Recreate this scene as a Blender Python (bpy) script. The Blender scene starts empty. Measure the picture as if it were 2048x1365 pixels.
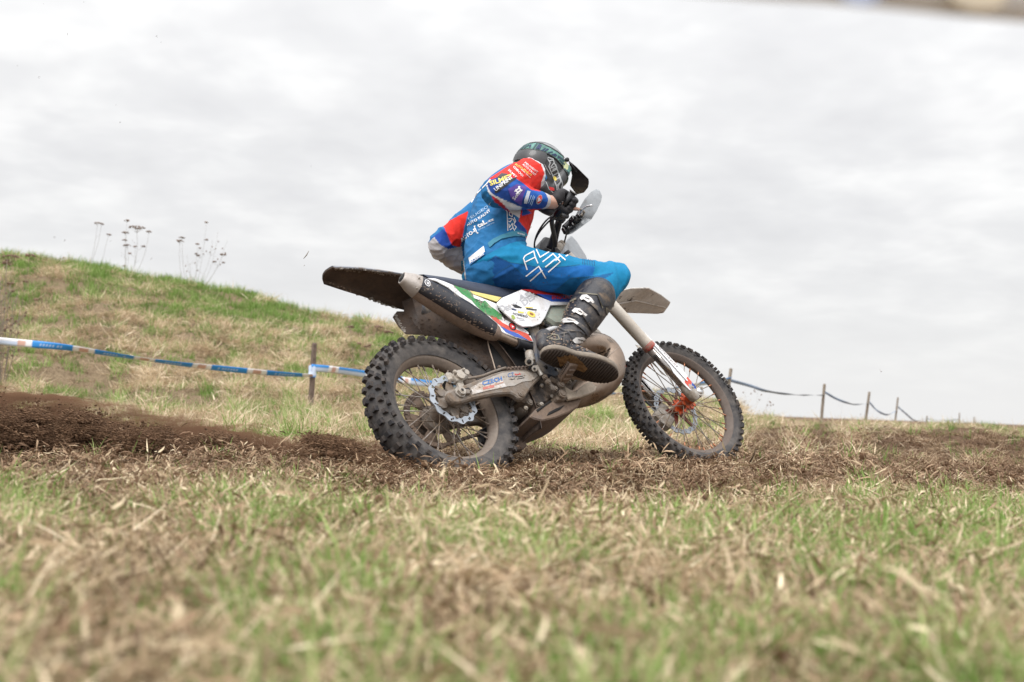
import bpy, bmesh, math, random
import numpy as np
from mathutils import Vector, Matrix, noise
from mathutils.bvhtree import BVHTree

random.seed(7)
rng = np.random.default_rng(7)
SC = bpy.context.scene
COL = SC.collection
PI = math.pi

# ------------------------------------------------------------------ camera
FPX = 2200.0                       # focal length in pixels of a 2048 px wide picture
CAM_H = 0.25
_n = np.array([-.035, 1, -.0597]); _n /= np.linalg.norm(_n)      # world down in camera axes (x right, y down, z forward)
UPc = -_n
FWc = np.array([0, 0, 1.0]); FWc = FWc - UPc * (FWc @ UPc); FWc /= np.linalg.norm(FWc)
RTc = np.cross(FWc, UPc)
CW = np.stack([RTc, FWc, UPc])     # camera axes -> world axes
CAM_P = np.array([0, 0, CAM_H])
cam_d = bpy.data.cameras.new('camera'); cam = bpy.data.objects.new('camera', cam_d); COL.objects.link(cam)
cam_d.sensor_width = 36; cam_d.lens = FPX * 36 / 2048; cam_d.clip_start = 0.05; cam_d.clip_end = 4000
cx, cy, cz = CW @ [1, 0, 0], CW @ [0, -1, 0], CW @ [0, 0, -1]
cam.matrix_world = Matrix(((cx[0], cy[0], cz[0], 0), (cx[1], cy[1], cz[1], 0), (cx[2], cy[2], cz[2], CAM_H), (0, 0, 0, 1)))
cam_d.dof.use_dof = True; cam_d.dof.focus_distance = 4.55; cam_d.dof.aperture_fstop = 3.5; cam_d.dof.aperture_blades = 9
SC.camera = cam
SC.cycles.max_bounces = 4; SC.cycles.diffuse_bounces = 2; SC.cycles.glossy_bounces = 2; SC.cycles.transmission_bounces = 2; SC.cycles.volume_bounces = 0
SC.view_settings.view_transform = 'Standard'; SC.view_settings.look = 'None'
SC.view_settings.exposure = 0.38; SC.view_settings.gamma = 1; SC.view_settings.use_curve_mapping = False

# ------------------------------------------------------------------ overcast sky and soft sun
SUN_EL, SUN_AZ = math.radians(52), math.radians(205)     # sun veiled by cloud, behind and above the camera
W = bpy.data.worlds.new('World'); SC.world = W; W.use_nodes = True
nt = W.node_tree; nt.nodes.clear()
def N(t, typ, **kw):
    n = t.nodes.new(typ)
    for k, v in kw.items():
        if k.startswith('i_'):
            key = k[2:]; key = int(key) if key.isdigit() else key.replace('_', ' ')
            n.inputs[key].default_value = v
        else: setattr(n, k, v)
    return n
out = N(nt, 'ShaderNodeOutputWorld'); bgm = N(nt, 'ShaderNodeMixShader')
sky = N(nt, 'ShaderNodeTexSky', sky_type='NISHITA', sun_disc=False, sun_elevation=SUN_EL, sun_rotation=SUN_AZ)
bg1 = N(nt, 'ShaderNodeBackground', i_Strength=0.10); nt.links.new(sky.outputs[0], bg1.inputs[0])
tc = N(nt, 'ShaderNodeTexCoord'); sep = N(nt, 'ShaderNodeSeparateXYZ'); nt.links.new(tc.outputs['Generated'], sep.inputs[0])
def M(t, op, a, b=None, clamp=False):
    n = t.nodes.new('ShaderNodeMath'); n.operation = op; n.use_clamp = clamp
    for i, v in enumerate((a, b)):
        if v is None: continue
        if isinstance(v, (int, float)): n.inputs[i].default_value = v
        else: t.links.new(v, n.inputs[i])
    return n.outputs[0]
zz = M(nt, 'ADD', M(nt, 'MAXIMUM', sep.outputs[2], 0.0), 0.22)
comb = N(nt, 'ShaderNodeCombineXYZ')
nt.links.new(M(nt, 'DIVIDE', sep.outputs[0], zz), comb.inputs[0]); nt.links.new(M(nt, 'DIVIDE', sep.outputs[1], zz), comb.inputs[1])
n1 = N(nt, 'ShaderNodeTexNoise', i_Scale=1.5, i_Detail=5.0, i_Roughness=0.55, i_Distortion=0.1); nt.links.new(comb.outputs[0], n1.inputs[0])
n2 = N(nt, 'ShaderNodeTexNoise', i_Scale=4.2, i_Detail=3.0, i_Roughness=0.55, i_Distortion=0.15); nt.links.new(comb.outputs[0], n2.inputs[0])
nm = M(nt, 'ADD', M(nt, 'MULTIPLY', n1.outputs[0], 0.56), M(nt, 'MULTIPLY', n2.outputs[0], 0.44))
ramp = N(nt, 'ShaderNodeValToRGB'); nt.links.new(nm, ramp.inputs[0])
e = ramp.color_ramp.elements
e[0].position = 0.36; e[0].color = (0.575, 0.575, 0.585, 1)
e[1].position = 0.64; e[1].color = (0.775, 0.772, 0.765, 1)
m_ = e.new(0.5); m_.color = (0.645, 0.645, 0.650, 1)
# towards the horizon the cloud layer runs together into an even pale grey
hz = N(nt, 'ShaderNodeMix', data_type='RGBA'); nt.links.new(M(nt, 'MULTIPLY', M(nt, 'MAXIMUM', sep.outputs[2], 0.0), 5.5, True), hz.inputs[0])
hz.inputs[6].default_value = (0.675, 0.673, 0.672, 1); nt.links.new(ramp.outputs[0], hz.inputs[7])
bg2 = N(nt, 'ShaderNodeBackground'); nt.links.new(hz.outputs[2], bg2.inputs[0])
# overcast sky brighter towards the zenith, steepened overhead to light ground and bike
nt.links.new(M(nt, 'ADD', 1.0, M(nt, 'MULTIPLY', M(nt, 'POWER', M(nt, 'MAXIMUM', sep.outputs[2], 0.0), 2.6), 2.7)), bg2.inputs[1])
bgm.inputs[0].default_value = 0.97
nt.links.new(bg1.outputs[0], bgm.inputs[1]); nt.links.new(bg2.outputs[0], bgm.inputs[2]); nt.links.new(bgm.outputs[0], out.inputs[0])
sl = bpy.data.lights.new('sun', 'SUN'); sl.energy = 1.5; sl.angle = math.radians(22); sl.color = (1, .975, .94)
so = bpy.data.objects.new('sun', sl); COL.objects.link(so)
sdir = Vector((math.sin(SUN_AZ) * math.cos(SUN_EL), math.cos(SUN_AZ) * math.cos(SUN_EL), math.sin(SUN_EL)))
so.rotation_euler = sdir.to_track_quat('Z', 'Y').to_euler(); so.location = sdir * 50

# ------------------------------------------------------------------ frames: bike axes (X forward, Y left, Z up, origin at rear axle)
RB = np.array([[0.74047605, -0.55901571, -0.37306828], [0.02642836, 0.57888264, -0.81495979], [0.67156293, 0.59359862, 0.44342259]])
TB = np.array([-0.27189388, 0.27167074, 4.28932333])
STEER, WB, DZ, RAKE = -0.12058677, 1.48833909, 0.00948890, math.radians(26)
def rodr(ax, th):
    ax = np.asarray(ax, float); ax /= np.linalg.norm(ax)
    K = np.array([[0, -ax[2], ax[1]], [ax[2], 0, -ax[0]], [-ax[1], ax[0], 0]])
    return np.eye(3) + math.sin(th) * K + (1 - math.cos(th)) * K @ K
SAX = np.array([-math.sin(RAKE), 0, math.cos(RAKE)])
RF = rodr(SAX, STEER); TF = np.array([WB, 0, DZ])
B2W = np.eye(4); B2W[:3, :3] = CW @ RB; B2W[:3, 3] = CW @ TB + CAM_P
F2B = np.eye(4); F2B[:3, :3] = RF; F2B[:3, 3] = TF
CO = -RB.T @ TB                                           # camera in bike axes
COF = RF.T @ (CO - TF)
def ray(px, py): return RB.T @ np.array([(px - 1024) / FPX, (py - 682.5) / FPX, 1.0])
def U(px, py, y=None, x=None, z=None):
    """bike-space point seen at a picture position, at a known lateral offset (or x or z)"""
    v = ray(px, py)
    if y is not None: s = (y - CO[1]) / v[1]
    elif x is not None: s = (x - CO[0]) / v[0]
    else: s = (z - CO[2]) / v[2]
    return CO + s * v
def UP(px, py, p, n):
    v = ray(px, py); p = np.asarray(p); n = np.asarray(n); return CO + v * ((p - CO) @ n) / (v @ n)
def UF(px, py, y=None, z=None):
    v = RF.T @ ray(px, py)
    s = (y - COF[1]) / v[1] if y is not None else (z - COF[2]) / v[2]
    return COF + s * v
def F2(p): return RF @ np.asarray(p) + TF
def pxy(P):
    X = np.asarray(P).reshape(-1, 3) @ RB.T + TB
    return np.stack([1024 + FPX * X[:, 0] / X[:, 2], 682.5 + FPX * X[:, 1] / X[:, 2]], 1)
def WU(px, py, dist):
    """world point on the sight line at forward distance dist"""
    v = CW @ np.array([(px - 1024) / FPX, (py - 682.5) / FPX, 1.0]); return CAM_P + v * dist / v[1]
ZS = {2: (640, 500, 4.55), 3: (980, 540, 4.55), 4: (700, 660, 4.55), 'w': (700, 660, 4.706), 'f': (1230, 660, 4.707),
      'a': (1060, 360, 7.583), 'b': (1000, 260, 7.582), 'c': (900, 460, 5.389), 'd': (1020, 680, 7.585),
      'e': (840, 700, 7.585), 'g': (1060, 570, 6.5), 'h': (1240, 740, 8.53), 'i': (850, 380, 6.824), 1: (840, 260, 4.55)}
def Zm(k, pts):
    x0, y0, s = ZS[k]; return [(x0 + a / s, y0 + b / s) for a, b in pts]

# ------------------------------------------------------------------ object helpers
def prop(o, label=None, cat=None, group=None, kind=None):
    for k, v in (('label', label), ('category', cat), ('group', group), ('kind', kind)):
        if v: o[k] = v
    return o
def empty(name, loc=(0, 0, 0), parent=None, mat4=None, **kw):
    o = bpy.data.objects.new(name, None); COL.objects.link(o); o.empty_display_size = .1
    if parent: o.parent = parent
    if mat4 is not None: o.matrix_local = Matrix(np.asarray(mat4).tolist())
    else: o.location = loc
    return prop(o, **kw)
def mkmesh(name, V, F, mat=None, smooth=True):
    me = bpy.data.meshes.new(name)
    V = np.asarray(V, dtype=float)
    me.from_pydata([tuple(v) for v in V], [], [tuple(int(i) for i in f) for f in F]); me.update()
    if smooth and len(me.polygons): me.polygons.foreach_set('use_smooth', [True] * len(me.polygons))
    for m in (mat if isinstance(mat, (list, tuple)) else [mat]):
        if m: me.materials.append(m)
    return me
def obj(name, geo, mat=None, parent=None, smooth=True, sharp=None, **kw):
    """geo: mesh datablock, or (verts, faces), or a list of those pairs joined into one"""
    if isinstance(geo, bpy.types.Mesh): me = geo
    else:
        if isinstance(geo, list): geo = join(geo)
        me = mkmesh(name, geo[0], geo[1], mat, smooth)
    if sharp and smooth:
        me.set_sharp_from_angle(angle=math.radians(sharp))
    o = bpy.data.objects.new(name, me); COL.objects.link(o)
    if parent: o.parent = parent
    return prop(o, **kw)
def join(gs):
    V = []; F = []; n = 0
    for v, f in gs:
        V.append(np.asarray(v, float).reshape(-1, 3)); F += [tuple(i + n for i in q) for q in f]; n += len(V[-1])
    return np.concatenate(V), F
def unit(v): v = np.asarray(v, float); return v / (np.linalg.norm(v) + 1e-12)
def spline(P, n):
    """Catmull-Rom resample of rows"""
    P = np.asarray(P, float); m = len(P); Q = np.vstack([2 * P[0] - P[1], P, 2 * P[-1] - P[-2]]); o = []
    for s in np.linspace(0, m - 1 - 1e-9, n):
        i = int(s); t = s - i; a, b, c, d = Q[i:i + 4]
        o.append(.5 * (2 * b + (c - a) * t + (2 * a - 5 * b + 4 * c - d) * t * t + (3 * b - a - 3 * c + d) * t ** 3))
    return np.array(o)
def tube(P, r, seg=10, caps=True, res=None, flat=1.0, up=None):
    P = np.asarray(P, float); r = np.broadcast_to(np.asarray(r, float), (len(P),))
    if res:
        Q = spline(np.column_stack([P, r]), res); P = Q[:, :3]; r = np.maximum(Q[:, 3], 1e-4)
    T = np.gradient(P, axis=0); V = []
    u = np.array(up, float) if up is not None else np.array([0, 0, 1.0])
    if abs(unit(T[0]) @ unit(u)) > .95: u = np.array([0, 1.0, 0])
    a = np.linspace(0, 2 * PI, seg, endpoint=False)
    for i in range(len(P)):
        t = unit(T[i]); u = unit(u - t * (u @ t)); w = np.cross(t, u)
        V.append(P[i] + r[i] * (np.cos(a)[:, None] * w + flat * np.sin(a)[:, None] * u))
    V = np.concatenate(V); F = []
    for i in range(len(P) - 1):
        for j in range(seg):
            k = (j + 1) % seg; F.append((i * seg + j, i * seg + k, (i + 1) * seg + k, (i + 1) * seg + j))
    if caps:
        F.append(tuple(range(seg))[::-1]); F.append(tuple(range((len(P) - 1) * seg, len(P) * seg)))
    return V, F
def cyl(a, b, r, r2=None, seg=14):
    return tube([a, b], [r, r if r2 is None else r2], seg)
def lathe(prof, n=64, axis=1, closed=False, center=(0, 0, 0)):
    """prof: (radius, lateral) pairs, turned round the lateral axis"""
    V = []; m = len(prof); c = np.asarray(center, float)
    for i in range(n):
        a = 2 * PI * i / n
        for r, y in prof: V.append(c + np.array([r * math.cos(a), y, r * math.sin(a)]))
    F = []
    for i in range(n):
        k = (i + 1) % n
        for j in range(m if closed else m - 1):
            l = (j + 1) % m; F.append((i * m + j, i * m + l, k * m + l, k * m + j))
    return np.array(V), F
def slab(poly, poly2=None, off=None, bev=.002):
    """closed plate between outline poly (3D points) and its offset copy; edges bevelled"""
    A = np.asarray(poly, float); B = np.asarray(poly2, float) if poly2 is not None else A + np.asarray(off, float)
    bm = bmesh.new(); n = len(A)
    va = [bm.verts.new(p) for p in A]; vb = [bm.verts.new(p) for p in B]
    bm.faces.new(va); bm.faces.new(vb[::-1])
    for i in range(n):
        k = (i + 1) % n; bm.faces.new((va[k], va[i], vb[i], vb[k]))
    bmesh.ops.recalc_face_normals(bm, faces=bm.faces)
    if bev:
        bmesh.ops.bevel(bm, geom=list(bm.edges), offset=bev, segments=1, affect='EDGES', clamp_overlap=True)
    bmesh.ops.triangulate(bm, faces=[f for f in bm.faces if len(f.verts) > 4])
    V = np.array([v.co[:] for v in bm.verts]); bm.verts.index_update()
    F = [tuple(v.index for v in f.verts) for f in bm.faces]; bm.free()
    return V, F
def box(c, sx, sy, sz, ax=None, bev=.002):
    c = np.asarray(c, float); ax = np.eye(3) if ax is None else np.asarray(ax, float)
    q = [c + ax[0] * sx * a / 2 + ax[1] * sy * -.5 + ax[2] * sz * b / 2 for a, b in ((-1, -1), (1, -1), (1, 1), (-1, 1))]
    return slab(q, off=ax[1] * sy, bev=bev)
def bolt(c, r=.008, h=.008, seg=6, d=(0, -1, 0)):
    c = np.asarray(c, float); d = np.asarray(d, float); return join([tube([c - d * .003, c + d * h * .6], r, 12), tube([c, c + d * h], r * .7, seg)])
def pan(px, y, th=.02, bev=.002, bulge=None):
    """plate traced from the picture at lateral offset y (number or list), thickness inward (to the left)"""
    ys = y if hasattr(y, '__len__') else [y] * len(px)
    A = [U(p[0], p[1], y=q) for p, q in zip(px, ys)]
    return slab(A, off=(0, th, 0), bev=bev)
def inflate(px, y, th, rim=.006, step=6.0):
    """cushioned plate: traced outline whose outer face domes outward by rim"""
    pass
def clean(V, F): return V, F

# ------------------------------------------------------------------ materials
MATS = {}
def mat(name, col, rough=.6, metal=0., mud=0., mudcol=(.20, .145, .10), mscale=9., bump=.0, bscale=60., attr=None, var=.12, spec=.5,
        mudedge=.12, trans=0., coat=0., sub=0.):
    if name in MATS: return MATS[name]
    m = bpy.data.materials.new(name); m.use_nodes = True; t = m.node_tree; t.nodes.clear(); L = t.links
    o = N(t, 'ShaderNodeOutputMaterial'); p = N(t, 'ShaderNodeBsdfPrincipled'); L.new(p.outputs[0], o.inputs[0])
    p.inputs['Roughness'].default_value = rough; p.inputs['Metallic'].default_value = metal
    p.inputs['Specular IOR Level'].default_value = spec; p.inputs['Coat Weight'].default_value = coat
    if trans: p.inputs['Transmission Weight'].default_value = trans
    if sub: p.inputs['Subsurface Weight'].default_value = sub; p.inputs['Subsurface Scale'].default_value = .01
    g = N(t, 'ShaderNodeTexCoord')
    if attr:
        c0 = N(t, 'ShaderNodeAttribute', attribute_name=attr).outputs[0]
    else:
        r = N(t, 'ShaderNodeRGB'); r.outputs[0].default_value = (*col, 1); c0 = r.outputs[0]
    if var:
        nz = N(t, 'ShaderNodeTexNoise', i_Scale=28.0, i_Detail=6.0, i_Roughness=.65); L.new(g.outputs['Object'], nz.inputs[0])
        mr = N(t, 'ShaderNodeMapRange', i_1=.3, i_2=.7, i_3=1 - var * 1.4, i_4=1 + var); L.new(nz.outputs[0], mr.inputs[0])
        mx = N(t, 'ShaderNodeMix', data_type='RGBA', blend_type='MULTIPLY'); mx.inputs[0].default_value = 1
        L.new(c0, mx.inputs[6]); L.new(mr.outputs[0], mx.inputs[7]); c0 = mx.outputs[2]
    if mud:
        a = N(t, 'ShaderNodeTexNoise', i_Scale=mscale, i_Detail=9.0, i_Roughness=.68, i_Distortion=.3); L.new(g.outputs['Object'], a.inputs[0])
        mr = N(t, 'ShaderNodeMapRange', i_1=.72 - mud * .5 - mudedge * .5, i_2=.72 - mud * .5 + mudedge * .5, i_3=0., i_4=1.); mr.clamp = True; L.new(a.outputs[0], mr.inputs[0])
        b = N(t, 'ShaderNodeTexNoise', i_Scale=70., i_Detail=5.0, i_Roughness=.7); L.new(g.outputs['Object'], b.inputs[0])
        mc = N(t, 'ShaderNodeMix', data_type='RGBA'); L.new(b.outputs[0], mc.inputs[0])
        mc.inputs[6].default_value = (*[c * .50 for c in mudcol], 1); mc.inputs[7].default_value = (*[min(1, c * 1.45) for c in mudcol], 1)
        mx = N(t, 'ShaderNodeMix', data_type='RGBA'); L.new(mr.outputs[0], mx.inputs[0]); L.new(c0, mx.inputs[6]); L.new(mc.outputs[2], mx.inputs[7]); c0 = mx.outputs[2]
        rr = N(t, 'ShaderNodeMapRange', i_1=0., i_2=1., i_3=rough, i_4=.92); L.new(mr.outputs[0], rr.inputs[0]); L.new(rr.outputs[0], p.inputs['Roughness'])
        if metal:
            rm = N(t, 'ShaderNodeMapRange', i_1=0., i_2=1., i_3=metal, i_4=0.); L.new(mr.outputs[0], rm.inputs[0]); L.new(rm.outputs[0], p.inputs['Metallic'])
    L.new(c0, p.inputs['Base Color'])
    if bump:
        nb = N(t, 'ShaderNodeTexNoise', i_Scale=bscale, i_Detail=6.0, i_Roughness=.6); L.new(g.outputs['Object'], nb.inputs[0])
        bp = N(t, 'ShaderNodeBump', i_Strength=min(1., bump), i_Distance=.004); L.new(nb.outputs[0], bp.inputs['Height']); L.new(bp.outputs[0], p.inputs['Normal'])
    MATS[name] = m; return m
MUD = (.21, .155, .11)
m_rub = mat('tyre_rubber', (.028, .027, .030), .75, mud=.36, mudcol=(.145, .128, .115), mscale=13, bump=.5, mudedge=.35)
m_knob = mat('tyre_knob_rubber', (.022, .021, .024), .8, mud=.28, mudcol=(.11, .085, .068), mscale=20, bump=.4, mudedge=.3)
m_rim = mat('muddy_rim', (.30, .27, .24), .45, .6, mud=.72, mudcol=(.21, .16, .125), mscale=7, mudedge=.5)
m_mudal = mat('muddy_aluminium', (.26, .24, .22), .42, .5, mud=.58, mudcol=(.175, .13, .095), mscale=22, bump=.7, mudedge=.35)
m_mudal2 = mat('dusty_aluminium', (.52, .50, .47), .45, .4, mud=.50, mudcol=(.27, .22, .17), mscale=20, bump=.5, mudedge=.3)
m_spoke = mat('spoke_steel', (.38, .35, .33), .4, .5, mud=.5, mudcol=MUD)
m_disc = mat('disc_steel', (.34, .37, .41), .35, .45, mud=.15, mudcol=MUD, mscale=8)
m_white = mat('white_plastic', (.78, .78, .80), .38, mud=.19, mudcol=(.46, .40, .34), mscale=9, mudedge=.3, coat=.2, var=.05)
m_black = mat('black_plastic', (.018, .018, .022), .5, mud=.2, mudcol=(.12, .10, .085), mscale=12, bump=.15)
m_dark = mat('dark_gap', (.012, .011, .011), .8)
m_seat = mat('seat_vinyl', (.045, .055, .085), .6, mud=.12, mudcol=(.16, .13, .11), bump=.3, bscale=160)
m_fend = mat('dark_muddy_fender', (.055, .040, .034), .6, mud=.50, mudcol=(.115, .080, .060), mscale=10, bump=.9, mudedge=.25, bscale=45)
m_fendtop = mat('dusty_grey_fender', (.20, .21, .24), .5, mud=.30, mudcol=(.16, .12, .09), mscale=22, mudedge=.1, bump=.5)
m_muff = mat('scuffed_black_silencer', (.020, .020, .026), .38, .2, mud=.15, mudcol=(.30, .24, .19), mscale=42, mudedge=.12, bump=.3)
m_muffb = mat('muddy_silencer_belly', (.22, .165, .13), .65, .1, mud=.5, mudcol=(.26, .19, .15), mscale=12, bump=.6)
m_cap = mat('silencer_cap_metal', (.42, .38, .35), .5, .4, mud=.35, mudcol=(.33, .28, .24), bump=.4)
m_pipe = mat('pipe_steel', (.27, .21, .165), .24, .95, mud=.17, mudcol=(.30, .21, .15), mscale=6, mudedge=.5)
m_frame = mat('dark_blue_frame', (.022, .034, .060), .5, .1, mud=.45, mudcol=(.20, .165, .13), mscale=14, mudedge=.22, bump=.3)
m_tank = mat('grey_green_tank', (.36, .39, .33), .4, mud=.2, mudcol=(.3, .25, .2), mscale=6, sub=.1)
m_skid = mat('muddy_skid_plate', (.16, .12, .10), .8, mud=.5, mudcol=(.19, .135, .10), bump=.7, bscale=80)
m_fork = mat('dirty_fork_tube', (.62, .58, .52), .42, .2, mud=.35, mudcol=(.46, .39, .32), mscale=7, mudedge=.6)
m_chrome = mat('fork_slider_chrome', (.42, .39, .37), .18, .95, mud=.3, mudcol=(.2, .15, .12), mscale=6)
m_orange = mat('orange_anodised_hub', (.66, .10, .02), .45, .3, mud=.38, mudcol=(.22, .12, .08), mscale=14)
m_red = mat('red_ring', (.50, .05, .04), .5, mud=.3, mudcol=(.32, .20, .16))
m_copper = mat('copper_nipple', (.50, .22, .12), .4, .5, mud=.2)
m_guard = mat('grey_hand_guard', (.30, .32, .34), .5, mud=.18, mudcol=(.20, .18, .17), mscale=18)
m_steelb = mat('bright_steel', (.75, .75, .76), .3, .7, var=.05)
m_spring = mat('shock_spring', (.22, .19, .18), .5, .2, mud=.4, mudcol=(.2, .15, .12))
# ================================================================== motorcycle
bike = empty('motorcycle', mat4=B2W, label='muddy white and dark blue enduro motorcycle leaning over in a turn on the torn dirt', cat='motorcycle')
b = bike
m_rimf = mat('dull_brown_rim', (.16, .13, .11), .5, .5, mud=.6, mudcol=(.13, .10, .085), mscale=9, mudedge=.4)
def wheel(parent, R, Rc, W, rl, rw, npitch, name, rows, kd, hubw, hubr, mhub, spoke_n=36):
    """R knob-top radius, Rc carcass crown radius, W section width, rl rim lip radius, rw half rim width"""
    tb = rl + .0
    prof = []
    ca = Rc - rl
    for k in range(17):                       # carcass: bulging arc lip -> crown -> lip
        t = k / 16 * PI
        y = math.cos(t); s = math.sin(t)
        prof.append((rl - .004 + ca * 1.02 * s ** .75, (W / 2 * .93) * (abs(y) ** .75) * (1 if y > 0 else -1) * (.62 + .38 * s ** .35 if s > 0 else .62)))
    body = lathe(prof, 96)
    tyre = obj('tyre', body, m_rub, parent)
    K = []                                    # knobs moulded on the carcass
    for i in range(npitch):
        for (ys, lx, ly, ph, lean) in rows:
            a = 2 * PI * (i + ph) / npitch
            for sg in ((-1, 1) if ys > 0 else (1,)):
                y0 = ys * sg
                # surface radius at y0
                tt = min(1, abs(y0) / (W / 2)); rs = Rc - (W * .30) * (tt ** 2.4)
                nrm = np.array([math.cos(math.radians(lean)), sg * math.sin(math.radians(lean))])   # radial, lateral
                tan = np.array([-nrm[1], nrm[0]]); h = kd
                base = np.array([rs - .006, y0]); vs = []
                jit = 1 + random.uniform(-.06, .06)
                for (hh, sc) in ((0, 1.12), (h * jit, .86)):
                    for (u_, v_) in ((-1, -1), (1, -1), (1, 1), (-1, 1)):
                        ry = base + nrm * hh + tan * v_ * ly / 2 * sc
                        ang = a + u_ * lx / 2 * sc / R
                        vs.append((ry[0] * math.cos(ang), ry[1], ry[0] * math.sin(ang)))
                K.append((np.array(vs), [(4, 5, 6, 7), (0, 1, 5, 4), (1, 2, 6, 5), (2, 3, 7, 6), (3, 0, 4, 7)]))
    V, F = join(K)
    bm = bmesh.new(); vv = [bm.verts.new(p) for p in V]
    for f in F: bm.faces.new([vv[i] for i in f])
    bmesh.ops.recalc_face_normals(bm, faces=bm.faces)
    me = bpy.data.meshes.new('tread'); bm.to_mesh(me); bm.free(); me.materials.append(m_knob)
    obj('tread', me, parent=parent)
    # rim: hollow section with drop centre
    rp = [(rl + .001, rw), (rl + .001, rw - .004), (rl - .008, rw - .005), (rl - .010, rw - .012), (rl - .020, rw * .45), (rl - .024, 0),
          (rl - .020, -rw * .45), (rl - .010, -rw + .012), (rl - .008, -rw + .005), (rl + .001, -rw + .004), (rl + .001, -rw),
          (rl - .004, -rw - .001), (rl - .011, -rw + .002), (rl - .015, -rw + .008), (rl - .026, -rw * .42), (rl - .030, 0), (rl - .026, rw * .42), (rl - .015, rw - .008), (rl - .011, rw - .002), (rl - .004, rw + .001)]
    obj('rim', lathe(rp, 96, closed=True), m_rim if name == 'r' else m_rimf, parent)
    # spokes and nipples
    spm = npm = None
    for k in range(spoke_n):
        side = 1 if k % 2 else -1; a0 = 2 * PI * k / spoke_n; cross = (1 if (k // 2) % 2 else -1) * math.radians(58)
        a1 = a0 + cross * .55
        p0 = np.array([hubr * math.cos(a1), side * hubw, hubr * math.sin(a1)]); re = rl - .029
        p1 = np.array([re * math.cos(a0), side * .006, re * math.sin(a0)])
        obj('spoke', cyl(p0, p1, .0022, seg=6), m_spoke, parent)
        d = unit(p0 - p1); obj('spoke_nipple', cyl(p1 - d * .004, p1 + d * .020, .0042, .0034, seg=7), m_copper if name == 'f' else m_rim, parent)

rw_ = empty('rear_wheel', parent=b)
wheel(rw_, .345, .330, .136, .243, .034, 38, 'r',
      [(.019, .022, .023, 0, 4), (.046, .020, .018, .5, 22), (.061, .023, .015, 0.0, 48)], .017, .030, .046, m_mudal)
fw_ = empty('front_wheel', parent=b, mat4=F2B)
wheel(fw_, .353, .340, .094, .281, .027, 46, 'f',
      [(.0, .018, .016, 0.25, 0), (.017, .016, .013, .75, 10), (.034, .018, .012, .25, 34), (.043, .018, .011, .75, 58)], .013, .026, .040, m_orange)
# rear hub, carrier, wave disc, sprocket
obj('hub', lathe([(.012, -.112), (.026, -.112), (.032, -.104), (.030, -.098), (.036, -.094), (.033, -.088), (.040, -.083), (.037, -.076), (.046, -.070), (.058, -.062), (.058, -.056), (.036, -.048), (.032, 0), (.034, .04), (.056, .05), (.060, .062), (.03, .075), (.012, .08)], 40), m_mudal, rw_, sharp=40)
def wave_disc(r, amp, n, rin, th, y, slots, mt, parent, nm='brake_disc', nw=96, slotk=1):
    """brake disc: scalloped outer edge, slots left open"""
    V = []; F = []; rr = []
    cols = [0, .22, .42, .62, .82, 1.0]
    for i in range(nw):
        a = 2 * PI * i / nw
        ro = r + amp * math.cos(n * a); ri = rin + amp * .8 * math.cos(n * a)
        for s in (0, 1):
            for c in cols: V.append(((ri + (ro - ri) * c) * math.cos(a), y + s * th, (ri + (ro - ri) * c) * math.sin(a)))
    nc = len(cols); m = 2 * nc
    def solid(i, j):
        ph = (i * slots / nw) % 1.0
        k = int(i * slots / nw) % 2
        if k == 0: return not (.42 < ph < .60 and j in (1, 2, 3))
        return not (((.30 < ph < .48) and j in (2, 3)) or ((.48 < ph < .66) and j in (1, 2)))
    for i in range(nw):
        k = (i + 1) % nw
        for j in range(nc - 1):
            if not solid(i, j): continue
            F.append((i * m + j, i * m + j + 1, k * m + j + 1, k * m + j)); F.append((k * m + nc + j, k * m + nc + j + 1, i * m + nc + j + 1, i * m + nc + j))
            for jj, e_ in ((j, 0), (j + 1, 1)):
                oj = j - 1 if e_ == 0 else j + 1
                if oj < 0 or oj > nc - 2 or not solid(i, oj): F.append((i * m + jj, k * m + jj, k * m + nc + jj, i * m + nc + jj))
            for ii, oi in ((i, i - 1), (k, i + 1)):
                if not solid(oi % nw, j): F.append((ii * m + j, ii * m + j + 1, ii * m + nc + j + 1, ii * m + nc + j))
    return obj(nm, (np.array(V), F), mt, parent, smooth=False)
wave_disc(.107, .0042, 12, .083, .004, -.080, 14, m_disc, rw_, nw=168)
K = []
for k in range(6):
    a = 2 * PI * (k + .3) / 6; c, s = math.cos(a), math.sin(a); c2, s2 = math.cos(a + .36), math.sin(a + .36); c3, s3 = math.cos(a - .36), math.sin(a - .36)
    K.append(slab([(.040 * c3, -.0765, .040 * s3), (.062 * c3 * .92, -.0765, .062 * s3 * .92), (.088 * math.cos(a - .1), -.0765, .088 * math.sin(a - .1)), (.088 * math.cos(a + .1), -.0765, .088 * math.sin(a + .1)), (.062 * c2 * .92, -.0765, .062 * s2 * .92), (.040 * c2, -.0765, .040 * s2)], off=(0, .007, 0), bev=.001))
    K.append(cyl((.082 * c, -.085, .082 * s), (.082 * c, -.075, .082 * s), .007, seg=10))
obj('disc_carrier', K, m_mudal, rw_, sharp=30)
SP = []
for i in range(50):
    for j, rad in enumerate((.120, .1215, .1215, .120)):
        a = 2 * PI * (i + j * .25) / 50; rad += (.007 if j in (1, 2) else 0); SP.append((rad, a))
V = []; F = []
for (rad, a) in SP:
    V += [(.108 * math.cos(a), .064, .108 * math.sin(a)), (rad * math.cos(a), .064, rad * math.sin(a)), (rad * math.cos(a), .068, rad * math.sin(a)), (.108 * math.cos(a), .068, .108 * math.sin(a))]
n_ = len(SP)
for i in range(n_):
    k = (i + 1) % n_
    for j in range(4): F.append((i * 4 + j, i * 4 + (j + 1) % 4, k * 4 + (j + 1) % 4, k * 4 + j))
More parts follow.
